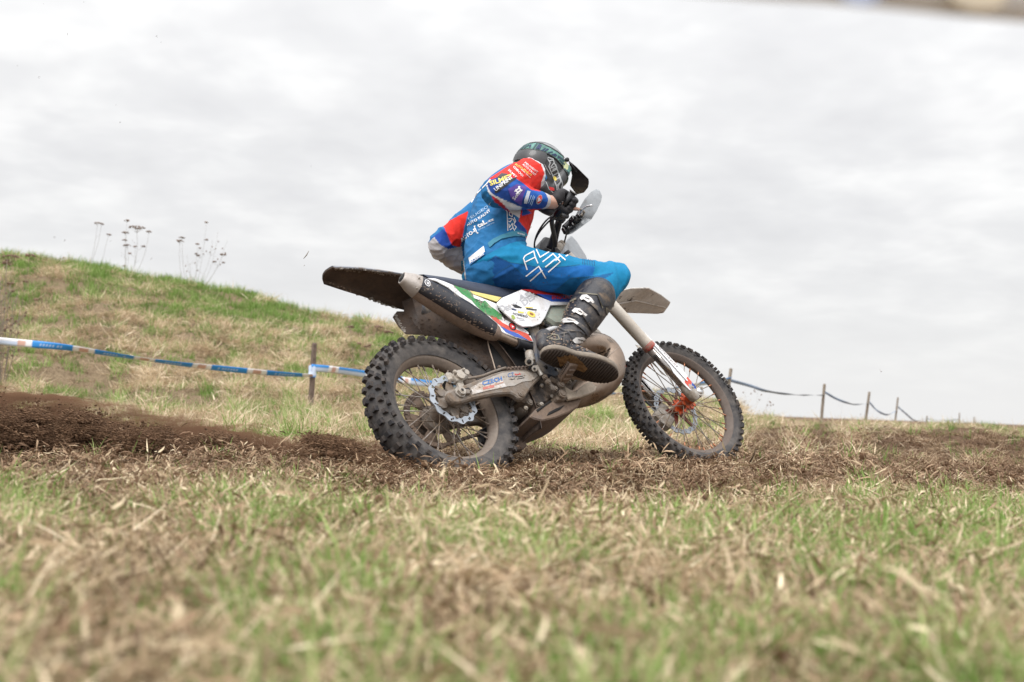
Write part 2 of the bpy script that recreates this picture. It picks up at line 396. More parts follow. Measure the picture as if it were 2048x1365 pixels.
K = [(np.array(V), F), lathe([(.052, .064), (.066, .064), (.066, .068), (.052, .068)], 48, closed=True)]
for k in range(6):
    a = 2 * PI * k / 6
    K.append(slab([(.060 * math.cos(a + q), .064, .060 * math.sin(a + q)) for q in (-.28, .28)] + [(.112 * math.cos(a + q), .064, .112 * math.sin(a + q)) for q in (.30, -.30)], off=(0, .004, 0), bev=0))
obj('sprocket', K, m_skid, rw_)
# axle with nut
obj('axle', [cyl((0, -.148, 0), (0, .12, 0), .010), tube([(0, -.134, 0), (0, -.147, 0)], .019, 6), cyl((0, -.128, 0), (0, -.134, 0), .023)], m_mudal2, rw_, sharp=30)
obj('axle_bore', cyl((0, -.1485, 0), (0, -.146, 0), .0065), m_dark, rw_)

# front hub (orange), disc on the left side
K = [lathe([(.012, -.070), (.024, -.070), (.024, -.045), (.022, -.03), (.020, 0), (.022, .03), (.024, .05), (.02, .065)], 36)]
for sy in (-1, 1):
    for k in range(9):
        a = 2 * PI * k / 9
        K.append(slab([(.018 * math.cos(a - .5), sy * .030, .018 * math.sin(a - .5)), (.042 * math.cos(a - .26), sy * .030, .042 * math.sin(a - .26)), (.048 * math.cos(a), sy * .030, .048 * math.sin(a)), (.042 * math.cos(a + .26), sy * .030, .042 * math.sin(a + .26)), (.018 * math.cos(a + .5), sy * .030, .018 * math.sin(a + .5))], off=(0, sy * .006, 0), bev=.001))
obj('hub', K, m_orange, fw_, sharp=35)
wave_disc(.128, .0035, 18, .104, .004, .062, 22, m_disc, fw_, nw=176)
K = []
for k in range(6):
    a = 2 * PI * k / 6
    K.append(slab([(.030 * math.cos(a - .4), .058, .030 * math.sin(a - .4)), (.108 * math.cos(a - .04), .058, .108 * math.sin(a - .04)), (.110 * math.cos(a + .06), .058, .110 * math.sin(a + .06)), (.034 * math.cos(a + .4), .058, .034 * math.sin(a + .4))], off=(0, .006, 0), bev=.001))
obj('disc_carrier', K, mat('dark_red_carrier', (.20, .045, .03), .5, .3, mud=.35, mudcol=MUD), fw_, sharp=35)
obj('axle', [cyl((0, -.128, 0), (0, .12, 0), .010), cyl((0, -.124, 0), (0, -.130, 0), .016)], m_steelb, fw_)
# front fork in wheel-steering axes
fk = empty('fork', parent=b, mat4=F2B)
S = SAX
for sy in (-1, 1):
    y = sy * .100
    ax0 = np.array([-.032, y, 0.0])
    obj('slider_tube', tube([ax0 + S * -.01, ax0 + S * .34], .0235, 20), m_chrome, fk)
    obj('outer_tube', tube([ax0 + S * q for q in (.30, .305, .33, .34, .46, .50, .66, .70, .885, .89)], [.026, .029, .029, .0285, .030, .030, .031, .0285, .0285, .024], 22), m_fork, fk, sharp=40)
    obj('fork_seal_ring', tube([ax0 + S * q for q in (.285, .29, .312, .316)], [.027, .0315, .0315, .028], 22), m_red, fk)
    obj('axle_lug', [tube([ax0 + S * -.035, ax0 + S * -.02, ax0 + S * .035, ax0 + S * .06], [.020, .028, .030, .024], 16), cyl((0, y - .026, 0), (0, y + .026, 0), .026, seg=20), box((-.015, y, -.003), .05, .048, .038), bolt((.016, y - .028, .012), .007), bolt((-.040, y - .028, .02), .006)], m_mudal2, fk, sharp=35)
    obj('fork_cap', tube([ax0 + S * .888, ax0 + S * .902], .022, 8), m_mudal2, fk, smooth=False)
# white stone guards beside the sliders: outer wing traced, wrapped round the front of the tube
def guard(poly, sy, mt):
    ys = -.126
    A = [UF(*p, y=ys) for p in poly]; A = [a + np.array([0, .0, 0]) for a in A]
    if sy > 0: A = [a * [1, -1, 1] for a in A]
    return obj('fork_guard', slab(A, off=(.002, .006 * (-sy if sy > 0 else 1), .001), bev=.0015), mt, fk, sharp=35)
GP = Zm('f', [(285, 22), (335, 78), (410, 150), (480, 215), (560, 298), (640, 378), (700, 455), (765, 545), (758, 560), (735, 575), (700, 566), (640, 505), (590, 448), (552, 405), (520, 345), (400, 212), (330, 125), (290, 80), (270, 50)])
gR = guard(GP, -1, m_white); gL = guard(GP, 1, m_white)
for sy in (-1, 1):
    ax0 = np.array([-.032, sy * .100, 0.0]); fwd = np.array([math.cos(RAKE), 0, math.sin(RAKE)]); rings = []
    for s_ in np.linspace(.06, .31, 8):
        rings.append([ax0 + S * s_ + .031 * (fwd * math.cos(a) + np.array([0, 1, 0]) * math.sin(a)) for a in np.linspace(-1.5, 1.5, 11)])
    A_ = np.array(rings); nr, nc = A_.shape[:2]; V = np.concatenate([A_.reshape(-1, 3), A_.reshape(-1, 3) - fwd * .002]); n0 = nr * nc
    F = [(i * nc + j, i * nc + j + 1, (i + 1) * nc + j + 1, (i + 1) * nc + j) for i in range(nr - 1) for j in range(nc - 1)]; F += [tuple(x + n0 for x in f[::-1]) for f in F]
    obj('fork_guard_wrap', (V, F), m_white, fk)
LP = Zm('f', [(192, 138), (232, 150), (330, 262), (420, 372), (492, 440), (440, 412), (400, 360), (300, 262)])
obj('fork_guard_inner', slab([UF(*p, y=.075) for p in LP], off=(0, .004, 0), bev=.001), m_fork, fk, sharp=35)
# brake caliper, left
cc = np.array([-.105, .068, -.035])
obj('front_caliper', [box(cc, .075, .05, .10, ax=[(.8, 0, .6), (0, 1, 0), (-.6, 0, .8)], bev=.008), cyl(cc + (-.01, -.03, .03), cc + (-.01, .03, .03), .018), cyl(cc + (-.03, -.028, -.02), cc + (-.03, .03, -.02), .018)], m_mudal2, fk, sharp=35)
obj('brake_hose', tube([(-.12, .07, .02), (-.15, .085, .08), (-.17, .10, .16), (-.20, .11, .30), (-.33, .09, .55)], .005, 8, res=20), m_black, fk)
# triple clamps, stem
for s_, w_ in ((.62, .034), (.83, .028)):
    c0 = np.array([-.062, 0, 0]) + S * s_
    obj('triple_clamp', [box(c0, .075, .16, w_, ax=[(math.cos(RAKE), 0, math.sin(RAKE)), (0, 1, 0), tuple(S)], bev=.006)] + [tube([np.array([-.032, sy * .1, 0]) + S * (s_ - w_ / 2), np.array([-.032, sy * .1, 0]) + S * (s_ + w_ / 2)], .040, 20) for sy in (-1, 1)], m_mudal2 if s_ > .7 else m_black, fk, sharp=35)
# front fender, underside seen
fo = [UF(p[0], p[1], z=.585 + q) for p, q in zip([(1180, 612), (1215, 590), (1262, 578), (1297, 577), (1322, 591), (1341, 606), (1338, 612), (1327, 627), (1314, 629), (1245, 626), (1195, 622)], [-.10, -.03, -.004, 0, .004, .006, .006, .0, -.004, -.006, -.06])]
obj('front_fender', slab(fo, off=(.004, 0, .007), bev=.003), mat('dusty_fender_underside', (.62, .58, .54), .6, mud=.14, mudcol=(.13, .10, .08), mscale=20, mudedge=.08, bump=.5), fk, sharp=35)
obj('fender_rib', [tube([fo[0] * .5 + fo[10] * .5 + (0, 0, .0), fo[3] * .5 + fo[9] * .5 + (0, 0, -.001), fo[5] * .6 + fo[8] * .4 + (0, 0, -.001)], .003, 6)], MATS['dusty_fender_underside'], fk)
# handlebar in steering axes
hb = np.array([-.075, 0, 0]) + S * .90
def H(x, y, z): return hb + np.array([x, y, z])
def bar(sy): return [H(0, 0, .03), H(0, sy * .06, .03), H(-.005, sy * .13, .055), H(-.03, sy * .19, .105), H(-.06, sy * .25, .115), H(-.085, sy * .40, .118)]
GR = U(1146, 386, y=-.405); GRi = U(1112, 432, y=-.285)     # right grip: outer and inner end, as seen
GRf = RF.T @ (GR - TF); GRif = RF.T @ (GRi - TF)
obj('handlebar', [tube([H(0, .06, .03), H(0, 0, .03), H(0, -.06, .03), H(-.01, -.12, .05), GRif + (GRif - GRf) * .25, GRif, GRf], .011, 12, res=40), tube(bar(1), .011, 12, res=30)], m_black, fk)
obj('grip', [tube([GRif, GRf], .0165, 14), tube([GRf, GRf + (GRf - GRif) * .03], .021, 16)], m_black, fk)
E2_ = bar(1)[-1]; E1_ = bar(1)[-2]
obj('grip', [tube([E1_, E2_], .0165, 14), tube([E2_, E2_ + (E2_ - E1_) * .05], .019, 14)], m_black, fk)
obj('bar_end_cap', [tube([GRf + (GRf - GRif) * .028, GRf + (GRf - GRif) * .045], .0115, 4)], m_steelb, fk, smooth=False)
obj('bar_clamp', [box(H(0, y, .012), .04, .03, .06, bev=.005) for y in (-.05, .05)], m_mudal2, fk)
# hand guards
hgR = Zm('a', [(1010, 140), (1060, 175), (1088, 250), (1075, 330), (1010, 470), (930, 600), (800, 700), (640, 815), (560, 840), (600, 740), (680, 560), (740, 440), (830, 290), (930, 180)])
yy_ = [q + .075 for q in (-.43, -.43, -.425, -.42, -.40, -.37, -.34, -.30, -.28, -.285, -.33, -.37, -.40, -.43)]
A = [U(p[0], p[1], y=q) + np.array([.0, 0, 0]) for p, q in zip(hgR, yy_)]
obj('hand_guard', slab(A, off=(.006, .002, .004), bev=.0015), m_guard, b, sharp=40)
obj('hand_guard_bracket', tube([U(1158, 432, y=-.30), U(1163, 422, y=-.33), U(1172, 414, y=-.36), U(1184, 411, y=-.39)], [.004, .004, .005, .005], 8, res=14), m_steelb, b)
Am = [F2((lambda q: (q[0], -q[1], q[2]))(RF.T @ (p - TF))) for p in A]
obj('hand_guard', slab(Am, off=(.006, -.002, .004), bev=.0015), m_guard, b, sharp=40)
# levers, master cylinder and clamps by the right grip
K = [box(U(1150, 440, y=-.26), .05, .03, .03, bev=.004), box(U(1157, 434, y=-.27), .03, .035, .022, bev=.004), cyl(U(1140, 442, y=-.25), U(1166, 430, y=-.28), .009), cyl(U(1128, 455, y=-.22), U(1142, 442, y=-.24), .012), box(U(1131, 462, y=-.21), .03, .02, .035, bev=.003), bolt(U(1150, 436, y=-.28), .008), bolt(U(1161, 440, y=-.28), .007), cyl(U(1126, 464, y=-.2), U(1150, 452, y=-.25), .007), box(U(1145, 452, y=-.24), .022, .03, .02, bev=.003)]
obj('brake_master_cylinder', K, mat('glossy_black', (.02, .02, .022), .3, .3, mud=.15, mudcol=(.3, .28, .26), mscale=40, mudedge=.05), b, sharp=35)
obj('brake_lever', tube([U(1158, 436, y=-.27), U(1168, 424, y=-.31), U(1150, 415, y=-.36)], [.006, .006, .005], 8, res=14), m_mudal2, b)
obj('switch_housing', [tube([U(1112, 436, y=-.27), U(1134, 432, y=-.28)], .014, 12), box(U(1123, 440, y=-.26), .03, .03, .025, bev=.004)], m_black, b)
for q in (0, 1):
    obj('control_cable', tube([U(1112 - q * 5, 431 - q * 1, y=-.25), U(1095 - q * 4, 446 - q * 3, y=-.23), U(1078 - q * 2, 466 - q, y=-.18), U(1069, 487, y=-.12), U(1071, 510, y=-.06)], .0042, 8, res=24), m_black, b)
obj('control_cable', tube([U(1136, 455, y=-.2), U(1130, 480, y=-.12), U(1124, 500, y=-.06)], .004, 8, res=12), m_black, b)
# bar riser seen between the hand and the speedometer, and cross pad
obj('bar_riser', tube([U(1119, 440, y=-.19), U(1110, 470, y=-.11), U(1103, 497, y=-.05)], [.017, .020, .026], 14, res=12), m_black, b)
obj('speedometer_box', slab([U(*p, y=-.03) for p in [(1078, 505), (1083, 484), (1090, 472), (1104, 475), (1112, 490), (1108, 508)]], off=(0, .12, 0), bev=.008), m_black, b, sharp=35)
obj('ignition_knob', [tube([U(1112, 503, y=-.08), U(1120, 492, y=-.09)], .022, 18), tube([U(1121, 491, y=-.09), U(1124, 487, y=-.09)], .019, 8)], m_mudal2, b, sharp=35)
obj('fork_adjuster', [tube([F2(np.array([-.032, -.1, 0]) + S * .86), F2(np.array([-.032, -.1, 0]) + S * .905)], .027, 18)], m_black, b, sharp=35)
obj('headlight_mask', slab([U(*p, y=.03) for p in [(1128, 486), (1143, 470), (1155, 483), (1174, 513), (1182, 540), (1150, 540), (1128, 510)]], off=(.01, .14, .004), bev=.006), m_guard, b, sharp=35)

# ---- swingarm
sw = Zm('e', [(412, 672), (432, 640), (520, 590), (640, 545), (870, 455), (1000, 402), (1120, 352), (1260, 312), (1400, 300), (1700, 292), (1790, 320), (1850, 420), (1760, 500), (1680, 590), (1610, 700), (1560, 752), (1500, 740), (1455, 690), (1380, 655), (1180, 665), (800, 742), (700, 780), (590, 805), (520, 800), (450, 735)])
obj_sw = obj('swingarm', [pan(sw, -.126, .030, .006), slab([U(p[0], p[1], y=-.126) * np.array([1, 0, 1]) + np.array([0, .096, 0]) for p in sw], off=(0, .030, 0), bev=.006),
     box((.405, 0, .075), .07, .21, .085, bev=.012)], m_mudal, b, sharp=35)
obj('swingarm_face', pan(Zm('e', [(770, 575), (900, 500), (1100, 405), (1260, 345), (1420, 325), (1700, 330), (1775, 355), (1790, 400), (1700, 470), (1560, 485), (1440, 545), (1300, 560), (1000, 625), (790, 680)]), -.1285, .004, .001), mat('dusty_swingarm_face', (.40, .38, .36), .55, .2, mud=.45, mudcol=(.36, .31, .26), mscale=16, mudedge=.35, bump=.3), b, sharp=35)
obj('axle_slot', pan(Zm('e', [(560, 640), (640, 590), (735, 572), (765, 600), (762, 650), (700, 690), (600, 720)]), -.1272, .003, .0), m_dark, b)
obj('axle_adjuster', [box(U(*Zm('e', [(710, 640)])[0], y=-.133), .026, .012, .022, bev=.003), cyl(U(*Zm('e', [(715, 640)])[0], y=-.131), U(*Zm('e', [(770, 620)])[0], y=-.131), .005)], m_mudal, b, sharp=35)
obj('pivot_bolt', [bolt(U(*Zm('e', [(1535, 665)])[0], y=-.128), .016, .006), ], m_mudal, b, sharp=35)
# lower shock mount link and linkage
L1 = U(*Zm('d', [(250, 985)])[0], y=-.06); L2 = U(*Zm('d', [(575, 830)])[0], y=-.06)
obj('suspension_link', [tube([L1, L1 + (L2 - L1) * .3, L1 + (L2 - L1) * .75, L2], [.017, .0115, .014, .021], 12, res=10, flat=.7), bolt(L1 + (0, -.018, 0), .017, .010), bolt(L2 + (0, -.02, 0), .018, .012), cyl(L1 + (0, -.02, 0), L1 + (0, .1, 0), .018), cyl(L2 + (0, -.02, 0), L2 + (0, .12, 0), .020)], m_mudal, b, sharp=35)
L3 = U(*Zm('d', [(372, 1020)])[0], y=-.05)
obj('linkage_rocker', [cyl(L3 + (0, -.025, 0), L3 + (0, .10, 0), .019), bolt(L3 + (0, -.027, 0), .014, .008), pan(Zm('d', [(150, 930), (300, 900), (420, 1010), (400, 1110), (200, 1090), (130, 1010)]), -.045, .09, .006)], m_mudal, b, sharp=35)
s0 = U(*Zm('d', [(300, 910)])[0], y=-.01); s1 = U(*Zm('d', [(345, 810)])[0], y=-.01)
obj('shock_foot', tube([s0 - (s1 - s0) * .3, s0, s1, s1 + (s1 - s0)], [.022, .030, .032, .030], 18), m_mudal, b)
# shock absorber with spring
h0 = U(1036, 752, y=-.03); h1 = U(1028, 688, y=-.0)
obj('shock_body', tube([h0, h0 + (h1 - h0) * .4, h1], [.022, .022, .030], 16), m_spring, b)
hx = []; ax_ = unit(h1 - h0); q1 = unit(np.cross(ax_, [0, 1, 0])); q2 = np.cross(ax_, q1)
hh = np.linalg.norm(h1 - h0)
for k in range(90):
    a = k / 90 * 2 * PI * 4.2; hx.append(h0 + ax_ * (k / 89 * hh * 1.05 - .005) + .033 * (q1 * math.cos(a) + q2 * math.sin(a)))
obj('shock_spring', tube(hx, .0062, 8), m_spring, b)
# chain and guide at the far side
K = []
for zc, x0, x1, dz in ((.112, .02, .50, .010), (-.118, .0, .50, .060)):
    n = 40
    for k in range(n):
        x = x0 + (x1 - x0) * k / n; z_ = zc + dz * (k / n) + (.02 * math.sin(PI * k / n) if zc < 0 else 0)
        K.append(box((x, .066, z_), .015, .014 if k % 2 else .008, .011, bev=0))
for k in range(26):
    a = PI / 2 + PI * k / 26; K.append(box((.127 * math.cos(a), .066, .127 * math.sin(a)), .014, .014 if k % 2 else .008, .012, ax=[(-math.sin(a), 0, math.cos(a)), (0, 1, 0), (math.cos(a), 0, math.sin(a))], bev=0))
obj('chain', K, m_skid, b, smooth=False)
obj('chain_guide', [slab([(.19, .05, -.12), (.26, .05, -.155), (.335, .05, -.14), (.34, .05, -.06), (.29, .05, -.03), (.20, .05, -.06)], off=(0, .035, 0), bev=.006)], m_black, b, sharp=35)
obj('chain_guide_insert', [slab([(.225, .045, -.118), (.262, .045, -.135), (.305, .045, -.122), (.30, .045, -.085), (.26, .045, -.075)], off=(0, .004, 0), bev=.002)], m_mudal, b, sharp=35)
# rear caliper and hose
rc = U(*Zm('e', [(590, 420)])[0], y=-.085)
obj('rear_caliper', [box(rc, .075, .045, .045, ax=[(.93, 0, .36), (0, 1, 0), (-.36, 0, .93)], bev=.010), cyl(rc + (-.012, -.03, -.004), rc + (-.012, .02, -.004), .020, seg=18), cyl(rc + (.028, -.026, .010), rc + (.028, .02, .010), .012), bolt(rc + (-.035, -.026, .008), .008), box(rc + (-.042, .01, .004), .03, .03, .04, bev=.006), box(rc + (-.01, 0, -.035), .03, .02, .05, bev=.004), bolt(rc + (.012, -.028, .018), .006)], mat('dusty_caliper', (.48, .45, .41), .5, .3, mud=.5, mudcol=(.42, .37, .31), mscale=22, bump=.8, mudedge=.2), b, sharp=35)
obj('caliper_bracket', pan(Zm('e', [(380, 470), (450, 400), (520, 420), (520, 560), (470, 600), (420, 560)]), -.075, .03, .005), m_dark, b)
obj('brake_hose', tube([U(*p, y=-.112) for p in Zm('e', [(730, 435), (800, 425), (950, 395), (1120, 330), (1230, 292), (1300, 275)])], .0062, 8, res=30), m_mudal, b)
K = [box(U(*p, y=-.10), .012, .012, .010, bev=.002) for p in Zm('e', [(1290, 285), (1340, 282), (1400, 275), (1450, 270), (1500, 270), (1560, 265), (1610, 262), (1660, 268), (1200, 262)])]
obj('chain_slider', K + [pan(Zm('e', [(1260, 300), (1300, 268), (1660, 262), (1720, 290), (1700, 310)]), -.10, .05, .002)], m_skid, b, sharp=35)

# ---- rear fender (underside seen), side liner, bracket
def sheet(rings, th, mt, name, parent, **kw):
    """rings: list of rows of 3D points (same count); closed thin sheet, th = offset vector or length along -normal"""
    A = np.array(rings, float); nr, nc = A.shape[:2]
    du = np.gradient(A, axis=0); dv = np.gradient(A, axis=1); nn = np.cross(du, dv); nn /= (np.linalg.norm(nn, axis=2, keepdims=True) + 1e-9)
    B = A + nn * th; V = np.concatenate([A.reshape(-1, 3), B.reshape(-1, 3)]); n0 = nr * nc; F = []
    for i in range(nr - 1):
        for j in range(nc - 1):
            q = (i * nc + j, i * nc + j + 1, (i + 1) * nc + j + 1, (i + 1) * nc + j); F.append(q[::-1]); F.append(tuple(x + n0 for x in q))
    for i in range(nr - 1):
        for j in (0, nc - 1): F.append((i * nc + j, (i + 1) * nc + j, (i + 1) * nc + j + n0, i * nc + j + n0))
    for j in range(nc - 1):
        for i in (0, nr - 1): F.append((i * nc + j, i * nc + j + 1, i * nc + j + 1 + n0, i * nc + j + n0))
    return obj(name, (V, F), mt, parent, **kw)
Rt = [(-.29, .048, .650), (-.20, .066, .640), (-.08, .082, .622), (.03, .098, .598), (.16, .105, .575), (.32, .105, .535)]
rings = []
for (x, w, zc) in spline(Rt, 26):
    row = []
    for v in np.linspace(-1, 1, 15):
        row.append((x - .02 * (1 - v * v) * (1 if x < -.27 else 0), v * w, zc + (.003 if x < -.2 else .010) * (1 - abs(v) ** 2.5) - .012 * max(0, abs(v) - .86) / .14))
    rings.append(row)
sheet(rings, .0035, [m_fend], 'rear_fender', b)
# dusty upper skin of the fender, a separate moulding just above
rings2 = [[(p[0], p[1] * 1.012, p[2] + .0062) for p in row] for row in rings]
sheet(rings2, .003, m_fendtop, 'rear_fender_top', b)
# liner round the wheel
rings = []
for a in np.linspace(math.radians(74), math.radians(-22), 26):
    rr = .405 + .05 * max(0, math.sin(a)) ** 3 if a > 0.3 else .405
    rr = .41 + .10 * max(0, math.sin(a)) ** 2
    w = .095 if a < 1.3 else .085
    rings.append([(rr * math.cos(a) + (.0), v * w, rr * math.sin(a) + .012 * (1 - v * v)) for v in np.linspace(-1, 1, 9)])
sheet(rings[::-1], .003, m_fend, 'wheel_liner', b)
# liner's right-hand flange down to the swingarm, its pale edge visible
lin = Zm(2, [(745, 470), (840, 430), (1560, 800), (1535, 850), (1560, 960), (1595, 1085), (1560, 1110), (1300, 960), (1100, 800), (940, 770), (785, 765), (720, 700), (665, 610), (700, 560), (770, 560)])
lin_y = [-.0, -.05, -.09, -.09, -.09, -.09, -.08, -.05, -.02, .0, .03, .05, .06, .06, .03]
obj('inner_mudguard', slab([U(p[0], p[1], y=q + .03) for p, q in zip(lin, lin_y)], off=(0, .004, 0), bev=.0), m_fend, b)
obj('mudguard_edge', tube([U(*p, y=-.075) for p in Zm(2, [(1525, 830), (1540, 900), (1570, 1000), (1595, 1090)])], .0028, 6, res=16), mat('pale_edge', (.42, .33, .26), .7), b)
obj('airbox', slab([U(*p, y=-.06) for p in Zm(2, [(1530, 800), (1700, 760), (1950, 800), (1990, 1000), (1900, 1090), (1600, 1090), (1545, 930)])], off=(0, .12, 0), bev=.01), m_dark, b)

# ---- silencer
mu = empty('silencer', parent=b)
q0 = U(*Zm(2, [(870, 330)])[0], y=-.145); q1_ = U(*Zm(2, [(1565, 745)])[0], y=-.120)
ax = unit(q1_ - q0); sd = unit(np.cross(ax, [0, 0, 1])); upv = np.cross(sd, ax)      # sd ~ right
if sd[1] > 0: sd = -sd; 
upv = unit(np.cross(sd, ax)); upv = upv if upv[2] > 0 else -upv
Lm = np.linalg.norm(q1_ - q0)
def msec(s, k, lo=-PI, hi=PI, n=28, off=0.0):
    out_ = []
    for a in np.linspace(lo, hi, n):
        ca, sa = math.cos(a), math.sin(a)
        e_ = (abs(ca) ** 2.6 + abs(sa) ** 2.6) ** (-1 / 2.6)
        out_.append(q0 + ax * s + (sd * ca * .050 + upv * sa * .056) * e_ * (k + off))
    return out_
def mloft(S_, lo, hi, n=28, off=0):
    V = []; F = []
    for (s, k) in S_: V += msec(s, k, lo, hi, n, off)
    for i in range(len(S_) - 1):
        for j in range(n - 1): F.append((i * n + j, i * n + j + 1, (i + 1) * n + j + 1, (i + 1) * n + j))
    return np.array(V), F
MS = [(0, .80), (.02, .88), (.12, .98), (.24, 1.0), (Lm * .8, .92), (Lm, .72)]
obj('silencer_sleeve', mloft([(s, k) for s, k in MS], -1.25, PI + .30, 34), m_muff, mu)
obj('silencer_belly', [mloft([(-.003, .79), (.02, .865), (.12, .965), (.24, .985), (Lm * .8, .905), (Lm + .004, .71)], -PI, PI, 36), mloft([(Lm, .71), (Lm + .02, .6), (Lm + .035, .42)], -PI, PI, 28)], m_muffb, mu)
obj('silencer_end_cap', [mloft([(.006, .86), (-.03, .72), (-.058, .50), (-.066, .47), (-.068, .42), (-.062, .36)], -PI, PI, 32)], m_cap, mu)
obj('silencer_outlet', tube([q0 - ax * .0690, q0 - ax * .03], [.0185, .0175], 18), m_dark, mu)
for p in Zm(2, [(905, 255), (882, 350), (1565, 720)]):
    obj('rivet', bolt(U(*p, y=-.19), .004, .003), m_mudal2, mu)
pp = [U(*p, y=q) for p, q in zip(Zm(2, [(1600, 770), (1700, 815), (1790, 855), (1880, 885)]), (-.118, -.115, -.11, -.10))]
obj('exhaust_pipe', tube(pp[:3], [.019, .0175, .0175], 16, res=10), m_pipe, b)
obj('rubber_sleeve', [tube([pp[2] + (pp[2] - pp[3]) * .1, pp[3], pp[3] + (pp[3] - pp[2]) * .3], .024, 16), tube([pp[2], pp[2] + (pp[3] - pp[2]) * .15], .0255, 16), tube([pp[3], pp[3] + (pp[3] - pp[2]) * .12], .0255, 16)], m_black, b, sharp=40)
# expansion chamber
ec = [((1120, 705), -.11, .030), ((1160, 690), -.12, .045), ((1198, 695), -.11, .066), ((1215, 720), -.10, .078), ((1210, 750), -.09, .080), ((1180, 778), -.07, .070), ((1140, 795), -.05, .052), ((1105, 800), -.03, .035)]
Pc = [U(p[0], p[1], y=y) for p, y, r in ec]
obj('expansion_chamber', tube(Pc, [r for _, _, r in ec], 28, res=40), m_pipe, b)
# white scuffed band between panel and pipe
obj('cylinder_head_pipe', tube([U(1082, 668, y=-.10), U(1100, 660, y=-.11), U(1118, 655, y=-.11)], .012, 12, res=10), m_white, b)

# ---- engine block, cases, frame
obj('engine_case', [slab([U(*p, y=-.095) for p in Zm('d', [(480, 480), (800, 420), (1100, 460), (1250, 560), (1180, 640), (900, 860), (560, 880), (430, 720), (430, 560)])], off=(0, .20, 0), bev=.012),
    slab([U(*p, y=-.085) for p in Zm('d', [(300, 560), (560, 520), (700, 850), (560, 960), (380, 1000), (150, 900), (200, 700)])], off=(0, .16, 0), bev=.01)], mat('dark_muddy_engine', (.045, .038, .035), .7, .2, mud=.45, mudcol=(.14, .105, .08), bump=.7, mscale=16), b, sharp=35)
for p in Zm('d', [(620, 500), (700, 470), (900, 640), (960, 600), (640, 860), (480, 700), (1100, 690), (980, 830), (860, 640), (240, 1040), (480, 980)]):
    obj('engine_bolt', bolt(U(*p, y=-.098), .009, .008), m_mudal2, b)
for k in range(6):
    obj('cylinder_fin', slab([U(*p, y=-.064) for p in [(1084 + 3 * k, 690 - 11 * k), (1130 + 3 * k, 700 - 11 * k), (1131 + 3 * k, 696 - 11 * k), (1085 + 3 * k, 686 - 11 * k)]], off=(0, .12, 0), bev=.0), m_mudal, b, smooth=False)
obj('coolant_hose', tube([U(*p, y=q) for p, q in zip([(1070, 640), (1090, 650), (1112, 668), (1128, 690)], (-.07, -.10, -.10, -.08))], .011, 10, res=14), m_black, b)
obj('wiring', [tube([U(*p, y=-.11) for p in l], .004, 6, res=14) for l in ([(1035, 668), (1055, 676), (1068, 690), (1062, 712)], [(1040, 690), (1052, 705), (1060, 730), (1054, 748)], [(1100, 770), (1118, 782), (1130, 800)])], m_black, b)
obj('cylinder', slab([U(*p, y=-.06) for p in [(1085, 690), (1080, 640), (1130, 625), (1180, 650), (1190, 720), (1120, 745)]], off=(0, .13, 0), bev=.01), m_black, b, sharp=35)
obj('carburettor', [cyl(U(1086, 652, y=-.09), U(1100, 640, y=-.07), .02), box(U(1092, 655, y=-.08), .04, .04, .035, bev=.005), bolt(U(1085, 648, y=-.11), .008), bolt(U(1100, 656, y=-.11), .008), cyl(U(1098, 645, y=-.11), U(1108, 650, y=-.09), .009)], mat('carb_metal', (.3, .29, .29), .4, .7, mud=.4), b, sharp=35)
fr = Zm(3, [(370, 540), (372, 515), (400, 500), (452, 512), (460, 540), (465, 620), (478, 720), (470, 790), (540, 850), (610, 900), (640, 945), (625, 975), (590, 982), (500, 950), (450, 900), (420, 800), (400, 640)])
obj('main_frame', [pan(fr, -.128, .045, .008), slab([(U(*p, y=-.128) * np.array([1, 0, 1]) + np.array([0, .085, 0])) for p in fr], off=(0, .045, 0), bev=.008)], m_frame, b, sharp=35)
obj('frame_hole', [cyl(U(*p, y=-.130), U(*p, y=-.120), r_) for p, r_ in zip(Zm('d', [(540, 420), (465, 295), (690, 455)]), (.009, .007, .006))], m_dark, b)
obj('brake_reservoir', [tube([U(*p, y=-.145) for p in Zm('d', [(290, 190), (300, 250), (330, 330)])], [.018, .020, .017], 14), cyl(U(*Zm('d', [(290, 330)])[0], y=-.165), U(*Zm('d', [(290, 330)])[0], y=-.13), .018), cyl(U(*Zm('d', [(375, 435)])[0], y=-.16), U(*Zm('d', [(375, 435)])[0], y=-.13), .013), tube([U(*p, y=-.14) for p in Zm('d', [(400, 400), (440, 480), (480, 540)])], .009, 10)], m_mudal2, b, sharp=35)
obj('brake_reservoir_eye', [cyl(U(*Zm('d', [(290, 332)])[0], y=-.168), U(*Zm('d', [(290, 332)])[0], y=-.164), .010), cyl(U(*Zm('d', [(372, 437)])[0], y=-.163), U(*Zm('d', [(372, 437)])[0], y=-.159), .005)], m_dark, b)
# brake pedal link, foot peg, pedal arm
K = [tube([U(*p, y=-.135) for p in Zm('d', [(530, 575), (560, 630), (600, 680), (660, 750)])], [.010, .014, .010, .012], 10), bolt(U(*Zm('d', [(525, 570)])[0], y=-.145), .011, .01), bolt(U(*Zm('d', [(575, 640)])[0], y=-.145), .012, .01), bolt(U(*Zm('d', [(680, 745)])[0], y=-.145), .012, .01), tube([U(*p, y=-.135) for p in Zm('d', [(610, 600), (680, 630), (760, 680)])], [.013, .010, .016], 10), bolt(U(*Zm('d', [(768, 680)])[0], y=-.15), .016, .012)]
obj('brake_pedal_linkage', K, m_mudal, b, sharp=35)
